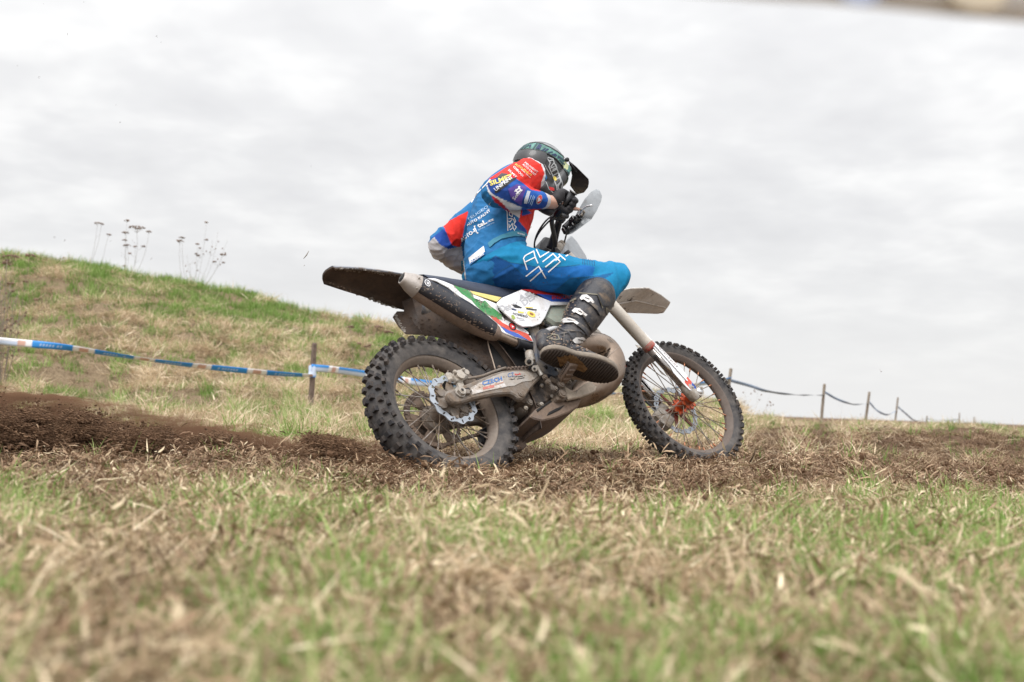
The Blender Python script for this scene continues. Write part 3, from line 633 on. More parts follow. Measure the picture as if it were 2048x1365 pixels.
# peg: frame with teeth
p0 = U(*Zm('d', [(770, 650)])[0], y=-.145); p1 = U(*Zm('d', [(960, 345)])[0], y=-.255)
dx = unit(p1 - p0); fx = unit(np.cross(dx, [0, 0, 1])); fx = fx if fx[0] > 0 else -fx
K = [slab([p0 - fx * .012, p0 + dx * .03 - fx * .026, p1 - fx * .024, p1 + fx * .024, p0 + dx * .03 + fx * .028, p0 + fx * .014], off=(0, 0, -.014), bev=.003)]
K += [slab([p0 + dx * s_ - fx * .017, p0 + dx * (s_ + .006) - fx * .017, p0 + dx * (s_ + .006) + fx * .017, p0 + dx * s_ + fx * .017], off=(0, 0, -.020), bev=.001) for s_ in (.035, .06, .085)]
for s_ in np.linspace(.03, np.linalg.norm(p1 - p0) - .004, 9):
    for sgn in (-1, 1):
        c = p0 + dx * s_ + fx * .024 * sgn; K.append(tube([c, c + np.array([0, 0, .012]) + fx * .005 * sgn], [.006, .0015], 5))
obj('foot_peg', K, m_skid, b, sharp=35)
obj('foot_peg_bolt', [bolt(U(*Zm('d', [(787, 825)])[0], y=-.135), .020, .010), pan(Zm('d', [(710, 800), (760, 755), (840, 770), (880, 860), (850, 910), (720, 900)]), -.128, .05, .006)], m_mudal, b, sharp=35)
obj('brake_pedal', [tube([U(*p, y=q) for p, q in zip(Zm('d', [(930, 560), (1040, 580), (1170, 605)]), (-.15, -.16, -.17))], [.012, .010, .009], 12), box(U(*Zm('d', [(1010, 500)])[0], y=-.15), .05, .02, .03, bev=.003)], mat('worn_pedal', (.36, .29, .25), .45, .5, mud=.4), b, sharp=35)
# case guard / skid plate pieces
obj('clutch_cover_guard', pan(Zm('d', [(830, 690), (900, 740), (1000, 790), (1080, 700), (1180, 640), (1260, 620), (1345, 632), (1340, 700), (1290, 790), (1100, 860), (890, 905), (850, 800)]), [-.13] * 12, .02, .004), mat('speckled_guard', (.34, .28, .22), .7, mud=.4, mudcol=(.42, .35, .28), mscale=30, bump=.5), b, sharp=35)
obj('skid_plate', [slab([U(*p, y=-.10) for p in Zm('d', [(300, 1160), (400, 1040), (620, 930), (720, 910), (900, 930), (1080, 880), (1090, 910), (1040, 1010), (900, 1100), (700, 1180), (500, 1228), (380, 1200)])], off=(0, .20, 0), bev=.008)], m_skid, b, sharp=35)
obj('skid_plate_slot', [pan(Zm('d', [(560, 1150), (590, 1100), (700, 1040), (830, 990), (760, 1060), (620, 1130)]), -.102, .004, 0), pan(Zm('d', [(400, 1060), (560, 950), (610, 915), (640, 935), (520, 1020), (420, 1100)]), -.102, .004, 0)], m_dark, b)
obj('lower_mud_flap', slab([U(*p, y=.03) for p in [(1020, 835), (1040, 838), (1048, 865), (1054, 892), (1048, 898), (1030, 900), (1010, 880)]], off=(0, .03, 0), bev=.003), m_fend, b)

# ---- seat
ST = Zm(2, [(880, 225), (1100, 248), (1280, 270), (1500, 308), (1850, 352)])       # upper right edge
SB = Zm(2, [(1000, 262), (1150, 292), (1290, 345), (1480, 395), (1690, 440)])       # lower edge
rings = []
for tp, bt in zip(spline(ST, 30), spline(SB, 30)):
    t_ = U(tp[0], tp[1], y=-.075); l_ = U(bt[0], bt[1], y=-.105)
    row = [l_ + (0, .01, -.004), l_, l_ * .4 + t_ * .6 + np.array([0, -.012, 0]), t_ + (0, .002, 0), t_ + (0, .02, .008), t_ * [1, 0, 1] + (0, 0, .014)]
    row += [r_ * [1, -1, 1] for r_ in row[-2::-1]]
    rings.append(row)
xe = np.array(rings[-1]); 
for k in range(1, 8): rings.append((xe + np.array([.055 * k, 0, .004 * k + .0012 * k * k])).tolist())
A = np.array(rings); nr, nc = A.shape[:2]; V = A.reshape(-1, 3); F = [(i * nc + j, i * nc + (j + 1) % nc, (i + 1) * nc + (j + 1) % nc, (i + 1) * nc + j) for i in range(nr - 1) for j in range(nc)] + [tuple(range(nc)), tuple(range((nr - 1) * nc, nr * nc))[::-1]]
obj('seat', (V, F), m_seat, b)
# ---- panels
sp_px = Zm(2, [(958, 256), (1050, 258), (1130, 285), (1212, 318), (1290, 345), (1365, 372), (1385, 400), (1610, 490), (1625, 545), (1680, 632), (1760, 668), (1845, 705), (1895, 745), (1920, 785), (1945, 838), (1800, 805), (1680, 758), (1560, 690), (1420, 560), (1290, 440), (1170, 345), (1060, 285)])
sidep = obj('side_panel', pan(sp_px, [-.125] * 8 + [-.128] * 14, .006, .002), m_white, b, sharp=35)
obj('panel_gap', pan(Zm(2, [(955, 262), (1060, 285), (1170, 345), (1290, 440), (1420, 560), (1560, 690), (1500, 680), (1300, 520), (1120, 390), (1000, 300)]), -.10, .02, .0), m_dark, b)
yel = obj('panel_stripe', pan(Zm(2, [(1365, 370), (1655, 432), (1612, 474), (1385, 398)]), -.124, .008, .001), mat('yellow_print', (.72, .60, .20), .5, mud=.2, mudcol=(.5, .42, .3), mscale=20), b, sharp=35)
mid_px = Zm(3, [(62, 302), (110, 254), (288, 178), (560, 287), (720, 290), (720, 318), (552, 322), (498, 440), (462, 490), (395, 514), (300, 517), (250, 490), (112, 372)])
midp = obj('shroud_panel', pan(mid_px, -.150, .008, .002), m_white, b, sharp=35)
redp = obj('shroud_red_stripe', pan(Zm(3, [(285, 176), (400, 178), (540, 184), (690, 196), (830, 210), (830, 222), (620, 238), (430, 218)]), -.147, .007, .001), mat('red_print', (.55, .03, .03), .4, mud=.15, mudcol=(.3, .2, .15)), b, sharp=35)
blup = obj('shroud_blue_stripe', pan(Zm(3, [(430, 216), (620, 236), (830, 222), (800, 288), (720, 292), (560, 289)]), -.149, .007, .001), mat('blue_print', (.03, .09, .42), .4, mud=.15, mudcol=(.2, .2, .2)), b, sharp=35)
obj('fuel_tank', [slab([U(*p, y=-.135) for p in Zm(3, [(550, 318), (760, 318), (800, 420), (700, 500), (600, 495), (505, 430)])], off=(0, .25, 0), bev=.012),
                  slab([U(*p, y=-.09) for p in [(1060, 582), (1080, 565), (1130, 550), (1185, 560), (1200, 585), (1180, 605), (1150, 615), (1080, 605)]], off=(0, .18, 0), bev=.02)], m_tank, b, sharp=35)
obj('radiator', box(U(1172, 628, y=.04), .03, .16, .14, ax=[(.9, 0, .43), (0, 1, 0), (-.43, 0, .9)], bev=.005), m_black, b)
obj('steering_head', [cyl(F2(np.array([-.065, 0, 0]) + S * .60), F2(np.array([-.065, 0, 0]) + S * .83), .032), tube([F2(np.array([-.065, 0, 0]) + S * .70), (.75, 0, .52), (.50, 0, .42)], .035, 14, res=14), tube([F2(np.array([-.065, 0, 0]) + S * .62), (.95, 0, .25), (.86, 0, .05), (.6, 0, .02)], .020, 12, res=18), tube([(.1, 0, .50), (.35, 0, .45), (.55, 0, .47)], .03, 10)], m_frame, b)
BIKE_SCREEN = True
# ================================================================== rider
DG = lambda: bpy.context.evaluated_depsgraph_get()
def limb(S_, lat, n=26):
    """closed loft: S_ = (centre, half width along lat, half depth); lat one vector or one per section"""
    C = np.array([np.asarray(s[0], float) for s in S_]); T = np.gradient(C, axis=0); V = []; lats = lat if isinstance(lat, list) else [lat] * len(S_)
    a = np.linspace(0, 2 * PI, n, endpoint=False)
    T0, T1 = unit(T[0]), unit(T[-1]); rings = []
    for i, s in enumerate(S_):
        t = unit(T[i]); l = unit(np.asarray(lats[i]) - t * (np.asarray(lats[i]) @ t)); fr_ = np.cross(t, l)
        rings.append((C[i], l * s[1], fr_ * s[2]))
    ends0 = [(rings[0][0] - T0 * rings[0][1:][0].__abs__().max() * 0 - T0 * np.linalg.norm(rings[0][2]) * k, rings[0][1] * m, rings[0][2] * m) for k, m in ((.75, .45), (.45, .8))]
    ends1 = [(rings[-1][0] + T1 * np.linalg.norm(rings[-1][2]) * k, rings[-1][1] * m, rings[-1][2] * m) for k, m in ((.45, .8), (.75, .45))]
    R_ = ends0 + rings + ends1
    for c, l, f in R_: V.append(c + np.cos(a)[:, None] * l + np.sin(a)[:, None] * f)
    m = len(R_); V = np.concatenate(V)
    F = [(i * n + j, i * n + (j + 1) % n, (i + 1) * n + (j + 1) % n, (i + 1) * n + j) for i in range(m - 1) for j in range(n)]
    F += [tuple(range(n))[::-1], tuple(range((m - 1) * n, m * n))]
    return V, F
def chain(P, n=26, res=None, lat=(0, 1, 0)):
    """P: rows (x, y, z, a, b)"""
    Q = np.array([list(p[0]) + [p[1], p[2]] for p in P], float)
    Q = spline(Q, res or len(P) * 5)
    return limb([(q[:3], q[3], q[4]) for q in Q], lat, n)
def ellip(c, ax, r, n=20, m=12):
    V = []; c = np.asarray(c, float)
    for i in range(1, m):
        t = PI * i / m
        for j in range(n):
            a = 2 * PI * j / n
            V.append(c + ax[0] * r[0] * math.cos(t) + ax[1] * r[1] * math.sin(t) * math.cos(a) + ax[2] * r[2] * math.sin(t) * math.sin(a))
    V += [c + ax[0] * r[0], c - ax[0] * r[0]]; k = (m - 1) * n
    F = [(i * n + j, i * n + (j + 1) % n, (i + 1) * n + (j + 1) % n, (i + 1) * n + j) for i in range(m - 2) for j in range(n)]
    F += [(k, (j + 1) % n, j) for j in range(n)] + [(k + 1, (m - 2) * n + j, (m - 2) * n + (j + 1) % n) for j in range(n)]
    return np.array(V), F
def fuse(name, geos, vox, smooth=2, mt=None, parent=None, shrink=0, wr=None):
    """weld overlapping closed shapes into one continuous skin"""
    bm = bmesh.new()
    for V, F in geos:
        vs = [bm.verts.new(p) for p in V]; fs = [bm.faces.new([vs[i] for i in f]) for f in F]
        bmesh.ops.recalc_face_normals(bm, faces=fs)
    me = bpy.data.meshes.new('tmp'); bm.to_mesh(me); bm.free()
    o = bpy.data.objects.new('tmp', me); COL.objects.link(o)
    md = o.modifiers.new('r', 'REMESH'); md.mode = 'VOXEL'; md.voxel_size = vox; md.adaptivity = 0
    res = bpy.data.meshes.new_from_object(o.evaluated_get(DG())); bpy.data.objects.remove(o); bpy.data.meshes.remove(me)
    res.name = name
    nv = len(res.vertices); co = np.empty(nv * 3); res.vertices.foreach_get('co', co); co = co.reshape(-1, 3)
    ed = np.empty(len(res.edges) * 2, int); res.edges.foreach_get('vertices', ed); ed = ed.reshape(-1, 2)
    deg = np.bincount(ed.ravel(), minlength=nv)[:, None]
    def lap(c):
        s = np.zeros_like(c)
        for k in range(3): s[:, k] = np.bincount(ed[:, 0], c[ed[:, 1], k], nv) + np.bincount(ed[:, 1], c[ed[:, 0], k], nv)
        return s / np.maximum(deg, 1)
    for _ in range(smooth): co += .6 * (lap(co) - co)
    res.vertices.foreach_set('co', co.ravel()); res.update()
    if shrink or wr:
        no = np.empty(nv * 3); res.vertices.foreach_get('normal', no); no = no.reshape(-1, 3)
        d = np.full(nv, -float(shrink))
        if wr: d += wr(co, no)
        co += no * d[:, None]
        if wr:
            for _ in range(2): co += .5 * (lap(co) - co)
        res.vertices.foreach_set('co', co.ravel()); res.update()
    res.polygons.foreach_set('use_smooth', [True] * len(res.polygons))
    if mt: res.materials.append(mt)
    return obj(name, res, parent=parent)
def folds(dirs, amp, freq, squash=4.0, seed=0):
    """cloth folds: noise stretched along given local directions; dirs = [(centre, direction, radius, strength)]"""
    def f(co, no):
        out_ = np.zeros(len(co))
        for i, p in enumerate(co):
            w = 0; v = 0
            for c, d, r, s in dirs:
                k = math.exp(-((p - c) @ (p - c)) / (r * r)) * s
                if k < .03: continue
                al = (p @ d); q = p + d * (al / squash - al)
                x = noise.noise(Vector(q * freq) + Vector((seed, 0, 0)))
                x2 = noise.noise(Vector(q * freq * 2.1) + Vector((seed, 7, 0)))
                v += k * (.75 * math.exp(-abs(x) * 7) - .3 + .45 * (math.exp(-abs(x2) * 6) - .4)); w += k
            if w > 0: out_[i] = amp * v / max(w, .6)
        return out_
    return f
def inpoly(P, poly):
    x, y = P[:, 0], P[:, 1]; c = np.zeros(len(P), bool); n = len(poly)
    for i in range(n):
        x1, y1 = poly[i]; x2, y2 = poly[(i + 1) % n]
        if y1 == y2: continue
        m = ((y1 > y) != (y2 > y)) & (x < (x2 - x1) * (y - y1) / (y2 - y1) + x1); c ^= m
    return c
def paint(o, base, layers):
    """dyed cloth panels: per-vertex colour from panel outlines"""
    me = o.data; nv = len(me.vertices); co = np.empty(nv * 3); me.vertices.foreach_get('co', co); co = co.reshape(-1, 3)
    P = pxy(co); C = np.tile(np.array([*base, 1.0]), (nv, 1))
    for poly, col, cond in layers:
        m = inpoly(P, poly) if poly is not None else np.ones(nv, bool)
        if cond is not None: m &= cond(co)
        C[m, :3] = col
    at = me.color_attributes.new('Col', 'FLOAT_COLOR', 'POINT'); at.data.foreach_set('color', C.ravel())
def bvh(os_):
    V = []; F = []; n = 0
    for o in os_:
        M_ = Matrix.Identity(4); q = o
        while q.parent is not None and q.parent not in (bike, rider): M_ = q.matrix_basis @ M_; q = q.parent
        M_ = q.matrix_basis @ M_ if q.parent is not None else M_
        V += [M_ @ v.co for v in o.data.vertices]; F += [tuple(i + n for i in p.vertices) for p in o.data.polygons]; n = len(V)
    return BVHTree.FromPolygons(V, F)
DBG = []
def drape(name, V2, F2_, mt, tree, parent, off=.0016, th=0, maxlen=5.0, fallback=None, M_inv=None):
    """lay a flat figure given in picture coordinates onto the surface below it"""
    bm = bmesh.new(); vs = [bm.verts.new((p[0], p[1], 0)) for p in V2]
    for f in F2_:
        try: bm.faces.new([vs[i] for i in f])
        except ValueError: pass
    bmesh.ops.triangulate(bm, faces=bm.faces)
    for _ in range(5):
        L_ = [e for e in bm.edges if e.calc_length() > maxlen]
        if not L_: break
        bmesh.ops.subdivide_edges(bm, edges=L_, cuts=1); bmesh.ops.triangulate(bm, faces=[f for f in bm.faces if len(f.verts) > 3])
    bm.verts.ensure_lookup_table(); last = None; bad = []
    res = {}
    for v in bm.verts:
        d = Vector(ray(v.co.x, v.co.y)).normalized(); o = Vector(CO)
        loc, nor, _, dist = tree.ray_cast(o, d)
        if loc is None: bad.append(v); continue
        if nor.dot(d) > 0: nor = -nor
        res[v] = (loc + nor * off * .7 - d * off * .5)
    if res and bad:
        items = list(res.items())
        for v in bad:
            k = min(items, key=lambda it: (it[0].co - v.co).length); o = Vector(CO); d = Vector(ray(v.co.x, v.co.y)).normalized()
            if (k[0].co - v.co).length < 3: res[v] = o + d * (k[1] - o).length
        bmesh.ops.delete(bm, geom=[v for v in bad if v not in res], context='VERTS')
    for v, p in res.items(): v.co = p
    # drop triangles stretched across a depth step
    bmesh.ops.delete(bm, geom=[f for f in bm.faces if max(e.calc_length() for e in f.edges) > .05], context='FACES')
    bmesh.ops.recalc_face_normals(bm, faces=bm.faces)
    me = bpy.data.meshes.new(name); bm.to_mesh(me); bm.free()
    if len(me.polygons) == 0: DBG.append(name); return None
    me.polygons.foreach_set('use_smooth', [True] * len(me.polygons)); me.materials.append(mt)
    if M_inv is not None: me.transform(M_inv)
    return obj(name, me, parent=parent)
_fc = {}
def textmesh(s, bold=0.0):
    key = (s, bold)
    if key in _fc: return _fc[key]
    cu = bpy.data.curves.new('t', 'FONT'); cu.body = s; cu.size = 1; cu.resolution_u = 2; cu.offset = bold; cu.fill_mode = 'FRONT'
    o = bpy.data.objects.new('t', cu); COL.objects.link(o)
    me = bpy.data.meshes.new_from_object(o.evaluated_get(DG())); V = np.array([v.co[:2] for v in me.vertices]); F = [tuple(p.vertices) for p in me.polygons]
    bpy.data.objects.remove(o); bpy.data.curves.remove(cu); bpy.data.meshes.remove(me)
    V[:, 0] -= V[:, 0].min(); V[:, 1] -= 0
    _fc[key] = (V, F); return V, F
def text_px(s, a, b_, h, bold=0.02, arc=0.0, shear=0.0, skew=None):
    """text laid from picture point a to b (baseline), capital height h px; arc = sag of the baseline in px; skew = direction of the letters' uprights"""
    V, F = textmesh(s, bold); a = np.array(a, float); b_ = np.array(b_, float); d = b_ - a; L_ = np.linalg.norm(d); d /= L_
    up = np.array([d[1], -d[0]]) if skew is None else unit(skew)
    w = V[:, 0].max(); t = V[:, 0] / w
    P = a + (t * L_)[:, None] * d + (V[:, 1] / .70 * h)[:, None] * up + (V[:, 1] * shear * h)[:, None] * d
    P += (4 * t * (1 - t) * arc)[:, None] * np.array([0, 1])
    return P, F
def strokes(lines, w):
    V = []; F = []
    for ln in lines:
        for p, q in zip(ln[:-1], ln[1:]):
            p = np.array(p, float); q = np.array(q, float); d = q - p; d /= np.linalg.norm(d) + 1e-9; n_ = np.array([-d[1], d[0]]) * w / 2; e_ = d * w * .35; k = len(V)
            V += [p - n_ - e_, q - n_ + e_, q + n_ + e_, p + n_ - e_]; F.append((k, k + 1, k + 2, k + 3))
    return np.array(V), F
def disc_px(c, r1, r2, ang=0, n=20):
    a = np.linspace(0, 2 * PI, n, endpoint=False); ca, sa = math.cos(ang), math.sin(ang)
    x = r1 * np.cos(a); y = r2 * np.sin(a); return np.stack([c[0] + x * ca - y * sa, c[1] + x * sa + y * ca], 1), [tuple(range(n))]
def pl(poly): return np.array(poly, float), [tuple(range(len(poly)))]

def cloth(name, rough=.75, base=None, bump=.35, weave=900):
    return mat(name, base or (1, 1, 1), rough, attr=None if base else 'Col', var=.10, bump=.8, bscale=24, spec=.25)
m_jersey = cloth('jersey_cloth'); m_trou = cloth('trouser_cloth')
m_skin = mat('skin', (.55, .32, .24), .55, sub=.1, var=.06)
m_boot = mat('muddy_black_boot', (.020, .020, .026), .40, mud=.14, mudcol=(.20, .165, .135), mscale=17, bump=.7, mudedge=.3)
m_sole = mat('boot_sole', (.05, .038, .032), .85, mud=.5, mudcol=(.055, .040, .032), mscale=18, bump=.8)
m_rand = mat('boot_rand', (.16, .14, .12), .8, mud=.6, mudcol=(.30, .25, .20), mscale=14, bump=.6, mudedge=.35)
m_buckle = mat('pale_buckle', (.66, .64, .62), .4, .2, mud=.2, mudcol=(.25, .2, .17), mscale=40)
m_glove = mat('black_glove', (.020, .018, .021), .7, bump=.4, bscale=120)
m_helm = mat('matte_grey_helmet', (.045, .048, .052), .42, var=.08, coat=.15)
m_wht = mat('white_print', (.78, .78, .80), .6, var=.03); m_yel = mat('yellow_print_cloth', (.75, .62, .12), .6, var=.03); m_blk = mat('black_print', (.015, .015, .018), .6, var=0)
m_purple = mat('purple_print', (.075, .035, .26), .65, var=.05); m_rednt = mat('red_print_cloth', (.62, .03, .03), .6, var=.03); m_pale = mat('pale_blue_print', (.35, .52, .75), .6, var=.03)
m_teal = mat('teal_strap', (.10, .24, .21), .6, var=.45); m_navy = mat('navy_print', (.01, .025, .09), .6, var=0)

rider = empty('person', mat4=B2W, label='person in blue and red jersey, blue trousers and dark helmet riding the enduro motorcycle', cat='person')
rd = rider
LAT = unit((-.17, -.93, -.32))
def Q(px, py, y): return U(px, py, y=y)
# joints
SM = Q(1022, 380, -.17); SR = SM + LAT * .175; SL = SM - LAT * .175
EL_R = Q(990, 386, -.335); WR_R = Q(1103, 405, -.345)
EL_L = Q(882, 492, .22)
gL = F2((E1_ + E2_) / 2); WR_L = gL + unit(EL_L - gL) * .085
PEL = Q(985, 520, -.07)
HIP_R = Q(1002, 531, -.125); KN_R = Q(1212, 562, -.285); AN_R = Q(1143, 668, -.215)
HIP_L = PEL + np.array([.03, .12, -.02]); KN_L = np.array([1.0, .27, .50]); AN_L = np.array([.66, .22, .24])
PRx = [SR, EL_R, WR_R]

torso = [(Q(985, 548, -.07), .150, .115), (Q(986, 510, -.075), .158, .122), (Q(994, 468, -.10), .165, .132), (Q(1004, 428, -.125), .178, .138), (Q(1013, 398, -.15), .182, .132),
         (Q(1026, 373, -.17), .155, .105), (Q(1037, 358, -.18), .095, .080), (Q(1048, 350, -.195), .060, .056)]
g_t = chain(torso, 34, 44, LAT)
def arm(a, e_, w, ra, re, rw_, k=1.0):
    m1 = a + (e_ - a) * .5; m2 = e_ + (w - e_) * .45
    return [chain([(a, ra, ra), (m1, (ra + re) / 2, (ra + re) / 2), (e_, re, re)], 22, 14, (0, .3, 1)), chain([(e_, re, re), (m2, re * .92, re * .92), (w, rw_, rw_)], 22, 16, (0, .3, 1))]
g_ar = arm(SR, EL_R, EL_R + (WR_R - EL_R) * .80, .080, .066, .044)
g_al = arm(SL, EL_L, WR_L, .078, .070, .044)
sh_ = [ellip(SR + LAT * -.01, (LAT, np.array([1, 0, 0]), np.array([0, 0, 1])), (.080, .080, .080)), ellip(SL + LAT * .01, (LAT, np.array([1, 0, 0]), np.array([0, 0, 1])), (.085, .085, .085))]
# trousers
g_p = chain([(Q(985, 550, -.055), .172, .118), (Q(984, 530, -.065), .175, .132), (Q(986, 512, -.072), .172, .136), (Q(989, 495, -.08), .170, .138), (Q(992, 475, -.09), .170, .140)], 34, 16, LAT)
def leg(h, k, a, r):
    m1 = h + (k - h) * .5
    return [chain([(h, r[0], r[0]), (h + (k - h) * .3, r[1], r[1]), (h + (k - h) * .7, r[2], r[2]), (k, r[3], r[3])], 26, 20, (0, .3, 1)), chain([(k, r[3], r[3] * 1.0), (k + (a - k) * .25, r[4], r[4]), (k + (a - k) * .55, r[5], r[5])], 26, 14, (0, .3, 1))]
g_lr = leg(HIP_R, KN_R, AN_R, (.114, .099, .084, .087, .084, .064))
g_ll = leg(HIP_L, KN_L, AN_L, (.115, .105, .088, .082, .078, .066))
g_kn = [ellip(KN_R + np.array([.02, -.01, .005]), (unit(KN_R - HIP_R), np.array([0, 1, 0]), unit(np.cross(unit(KN_R - HIP_R), [0, 1, 0]))), (.088, .085, .088))]
neck = [chain([(Q(1048, 338, -.19), .060, .060), (Q(1080, 335, -.21), .062, .062)], 20, 6, LAT)]
body_g = [chain([(c, a - .022, b_ - .022) for c, a, b_ in torso], 30, 40, LAT)] + arm(SR, EL_R, WR_R, .055, .044, .032) + arm(SL, EL_L, WR_L, .055, .044, .030)
body_g += leg(HIP_R, KN_R, AN_R, (.095, .085, .065, .062, .058, .042)) + leg(HIP_L, KN_L, AN_L, (.095, .085, .065, .060, .055, .042)) + neck
body_g += [chain([(AN_R + (KN_R - AN_R) * .5, .045, .045), (AN_R, .036, .036)], 16, 8), chain([(AN_L + (KN_L - AN_L) * .5, .045, .045), (AN_L, .036, .036)], 16, 8),
           chain([(WR_R, .032, .032), (WR_R + (Q(1116, 405, -.34) - WR_R), .030, .030)], 16, 4), chain([(WR_L, .03, .03), (WR_L + (gL - WR_L) * .5, .028, .028)], 16, 4), ellip(Q(1092, 350, -.225), (np.array([1, 0, 0]), np.array([0, 1, 0]), np.array([0, 0, 1])), (.09, .085, .10))]
obj_body = fuse('body', body_g, .010, 3, m_skin, rd)
dn = unit(SM - PEL)
jw = folds([(Q(1000, 440, -.2), unit(.8 * LAT - .4 * dn), .20, 1.0), (Q(1040, 460, -.15), unit(LAT + dn * .5), .12, 1.2), (EL_R, unit(WR_R - EL_R + .35 * (SR - EL_R)), .10, 1.3), ((SR + EL_R) / 2, unit(EL_R - SR), .10, .8), ((WR_R + EL_R) / 2, unit(WR_R - EL_R + np.array([0, 0, .2])), .1, .9),
            (EL_L, unit(np.cross(EL_L - SL, WR_L - EL_L)), .14, 1.2), (SR, unit(EL_R - SR + LAT * .1), .12, .9), (Q(960, 500, -.1), unit(LAT - .3 * dn), .12, 1.3)], .0130, 12.0, 5.0)
jersey = fuse('jersey', [g_t] + g_ar + g_al + sh_, .0050, 5, m_jersey, rd, wr=jw)
td = unit(KN_R - HIP_R)
tw = folds([(HIP_R, unit(LAT + td * .4), .15, .9), ((HIP_R + KN_R) / 2, unit(td + np.array([0, 0, .45])), .16, .7), (KN_R, unit(np.cross(td, [0, 1, .2])), .11, 1.4), (KN_R + (AN_R - KN_R) * .3, unit(AN_R - KN_R + td * .5), .09, 1.5), (Q(1050, 490, -.15), unit(td - LAT * .2 + np.array([0, 0, .2])), .1, 1.2), (Q(950, 545, -.1), unit(td), .1, .6)], .0130, 11.5, 5.0, 3)
trou = fuse('trousers', [g_p] + g_lr + g_ll + g_kn, .0065, 4, m_trou, rd, wr=tw)
BLU = (.016, .145, .35); RED = (.70, .028, .018); WHT = (.70, .70, .73); DBL = (.012, .055, .26); GRY = (.46, .44, .45)
z1 = lambda l: Zm(1, l)
farL = lambda co: ((co - EL_L) @ unit(EL_L - SL) > -.30)
paint(jersey, BLU, [
    (z1([(860, 250), (1010, 240), (1150, 330), (1135, 480), (1095, 560), (1080, 400), (1000, 300)]), WHT, None),
    (z1([(500, 640), (560, 540), (640, 470), (780, 345), (900, 258), (960, 380), (700, 480), (610, 530), (560, 600)]), BLU, lambda c: ((c - SM) @ LAT < .09)),
    (z1([(610, 480), (640, 435), (770, 350), (850, 300), (880, 255), (1010, 258), (1100, 310), (1135, 400), (1105, 470), (1098, 560), (1010, 552), (930, 480), (870, 440), (760, 420), (660, 450)]), RED, None),
    (z1([(600, 505), (640, 455), (700, 432), (860, 436), (930, 480), (1010, 545), (1090, 560), (1200, 590), (1200, 740), (1040, 728), (900, 695), (720, 615), (620, 560)]), DBL, None),
    (z1([(860, 436), (930, 480), (1010, 545), (1090, 560), (1200, 590), (1190, 660), (1050, 640), (900, 600), (800, 500)]), (.014, .095, .40), None),
    (z1([(600, 505), (612, 500), (640, 570), (720, 622), (900, 700), (900, 712), (700, 632), (625, 580)]), WHT, None),
    (z1([(640, 590), (720, 620), (925, 705), (905, 805), (830, 755), (770, 700), (700, 650)]), WHT, None),
    (z1([(650, 600), (700, 622), (770, 690), (838, 765), (800, 750), (680, 655)]), (.45, .02, .03), None),
    (z1([(905, 800), (925, 725), (1125, 720), (1125, 800), (1060, 880), (1030, 930), (985, 1005), (960, 980), (975, 920), (900, 830)]), RED, None),
    (z1([(925, 708), (960, 715), (1015, 760), (930, 785)]), (.015, .09, .42), None),
    (z1([(760, 700), (960, 900), (975, 950), (890, 900), (790, 740)]), DBL, None),
    (z1([(440, 740), (200, 860), (228, 905), (265, 1040), (365, 1075), (400, 900)]), RED, lambda c: (c - SL) @ unit(EL_L - SL) > .10),
    (z1([(110, 980), (225, 895), (305, 1082), (255, 1090), (170, 1040)]), (.012, .06, .30), lambda c: (c - SL) @ unit(EL_L - SL) > .10),
    (z1([(60, 1040), (130, 975), (180, 1045), (255, 1088), (380, 1060), (420, 1360), (60, 1360)]), GRY, lambda c: (c - SL) @ unit(EL_L - SL) > .10),
])
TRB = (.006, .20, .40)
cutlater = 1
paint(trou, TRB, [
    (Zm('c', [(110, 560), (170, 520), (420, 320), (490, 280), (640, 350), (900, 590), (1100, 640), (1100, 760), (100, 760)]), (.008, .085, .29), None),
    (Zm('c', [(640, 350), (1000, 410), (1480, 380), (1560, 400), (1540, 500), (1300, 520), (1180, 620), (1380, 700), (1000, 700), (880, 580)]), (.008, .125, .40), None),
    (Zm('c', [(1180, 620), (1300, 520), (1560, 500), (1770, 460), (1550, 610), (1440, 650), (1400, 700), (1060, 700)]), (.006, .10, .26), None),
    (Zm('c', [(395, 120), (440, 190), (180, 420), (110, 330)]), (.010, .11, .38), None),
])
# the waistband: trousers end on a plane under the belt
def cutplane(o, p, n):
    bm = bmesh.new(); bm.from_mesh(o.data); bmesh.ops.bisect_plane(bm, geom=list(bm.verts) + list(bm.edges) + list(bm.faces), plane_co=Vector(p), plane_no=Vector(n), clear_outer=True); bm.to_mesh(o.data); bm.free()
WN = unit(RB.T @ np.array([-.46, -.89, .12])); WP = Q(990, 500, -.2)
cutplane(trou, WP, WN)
# belt
bl = Zm('c', [(118, 332), (170, 330), (172, 390), (160, 430), (120, 440)])
BT = bvh([jersey, trou])
drape('belt', *pl(Zm('c', [(410, 150), (470, 100), (560, 55), (680, 18), (760, 10), (826, 40), (826, 92), (760, 70), (680, 72), (560, 100), (480, 150), (430, 195)])), mat('teal_belt', (.035, .20, .30), .7, bump=.3), BT, rd, off=.006)
drape('belt', *pl(bl), MATS['teal_belt'], BT, rd, off=.006)

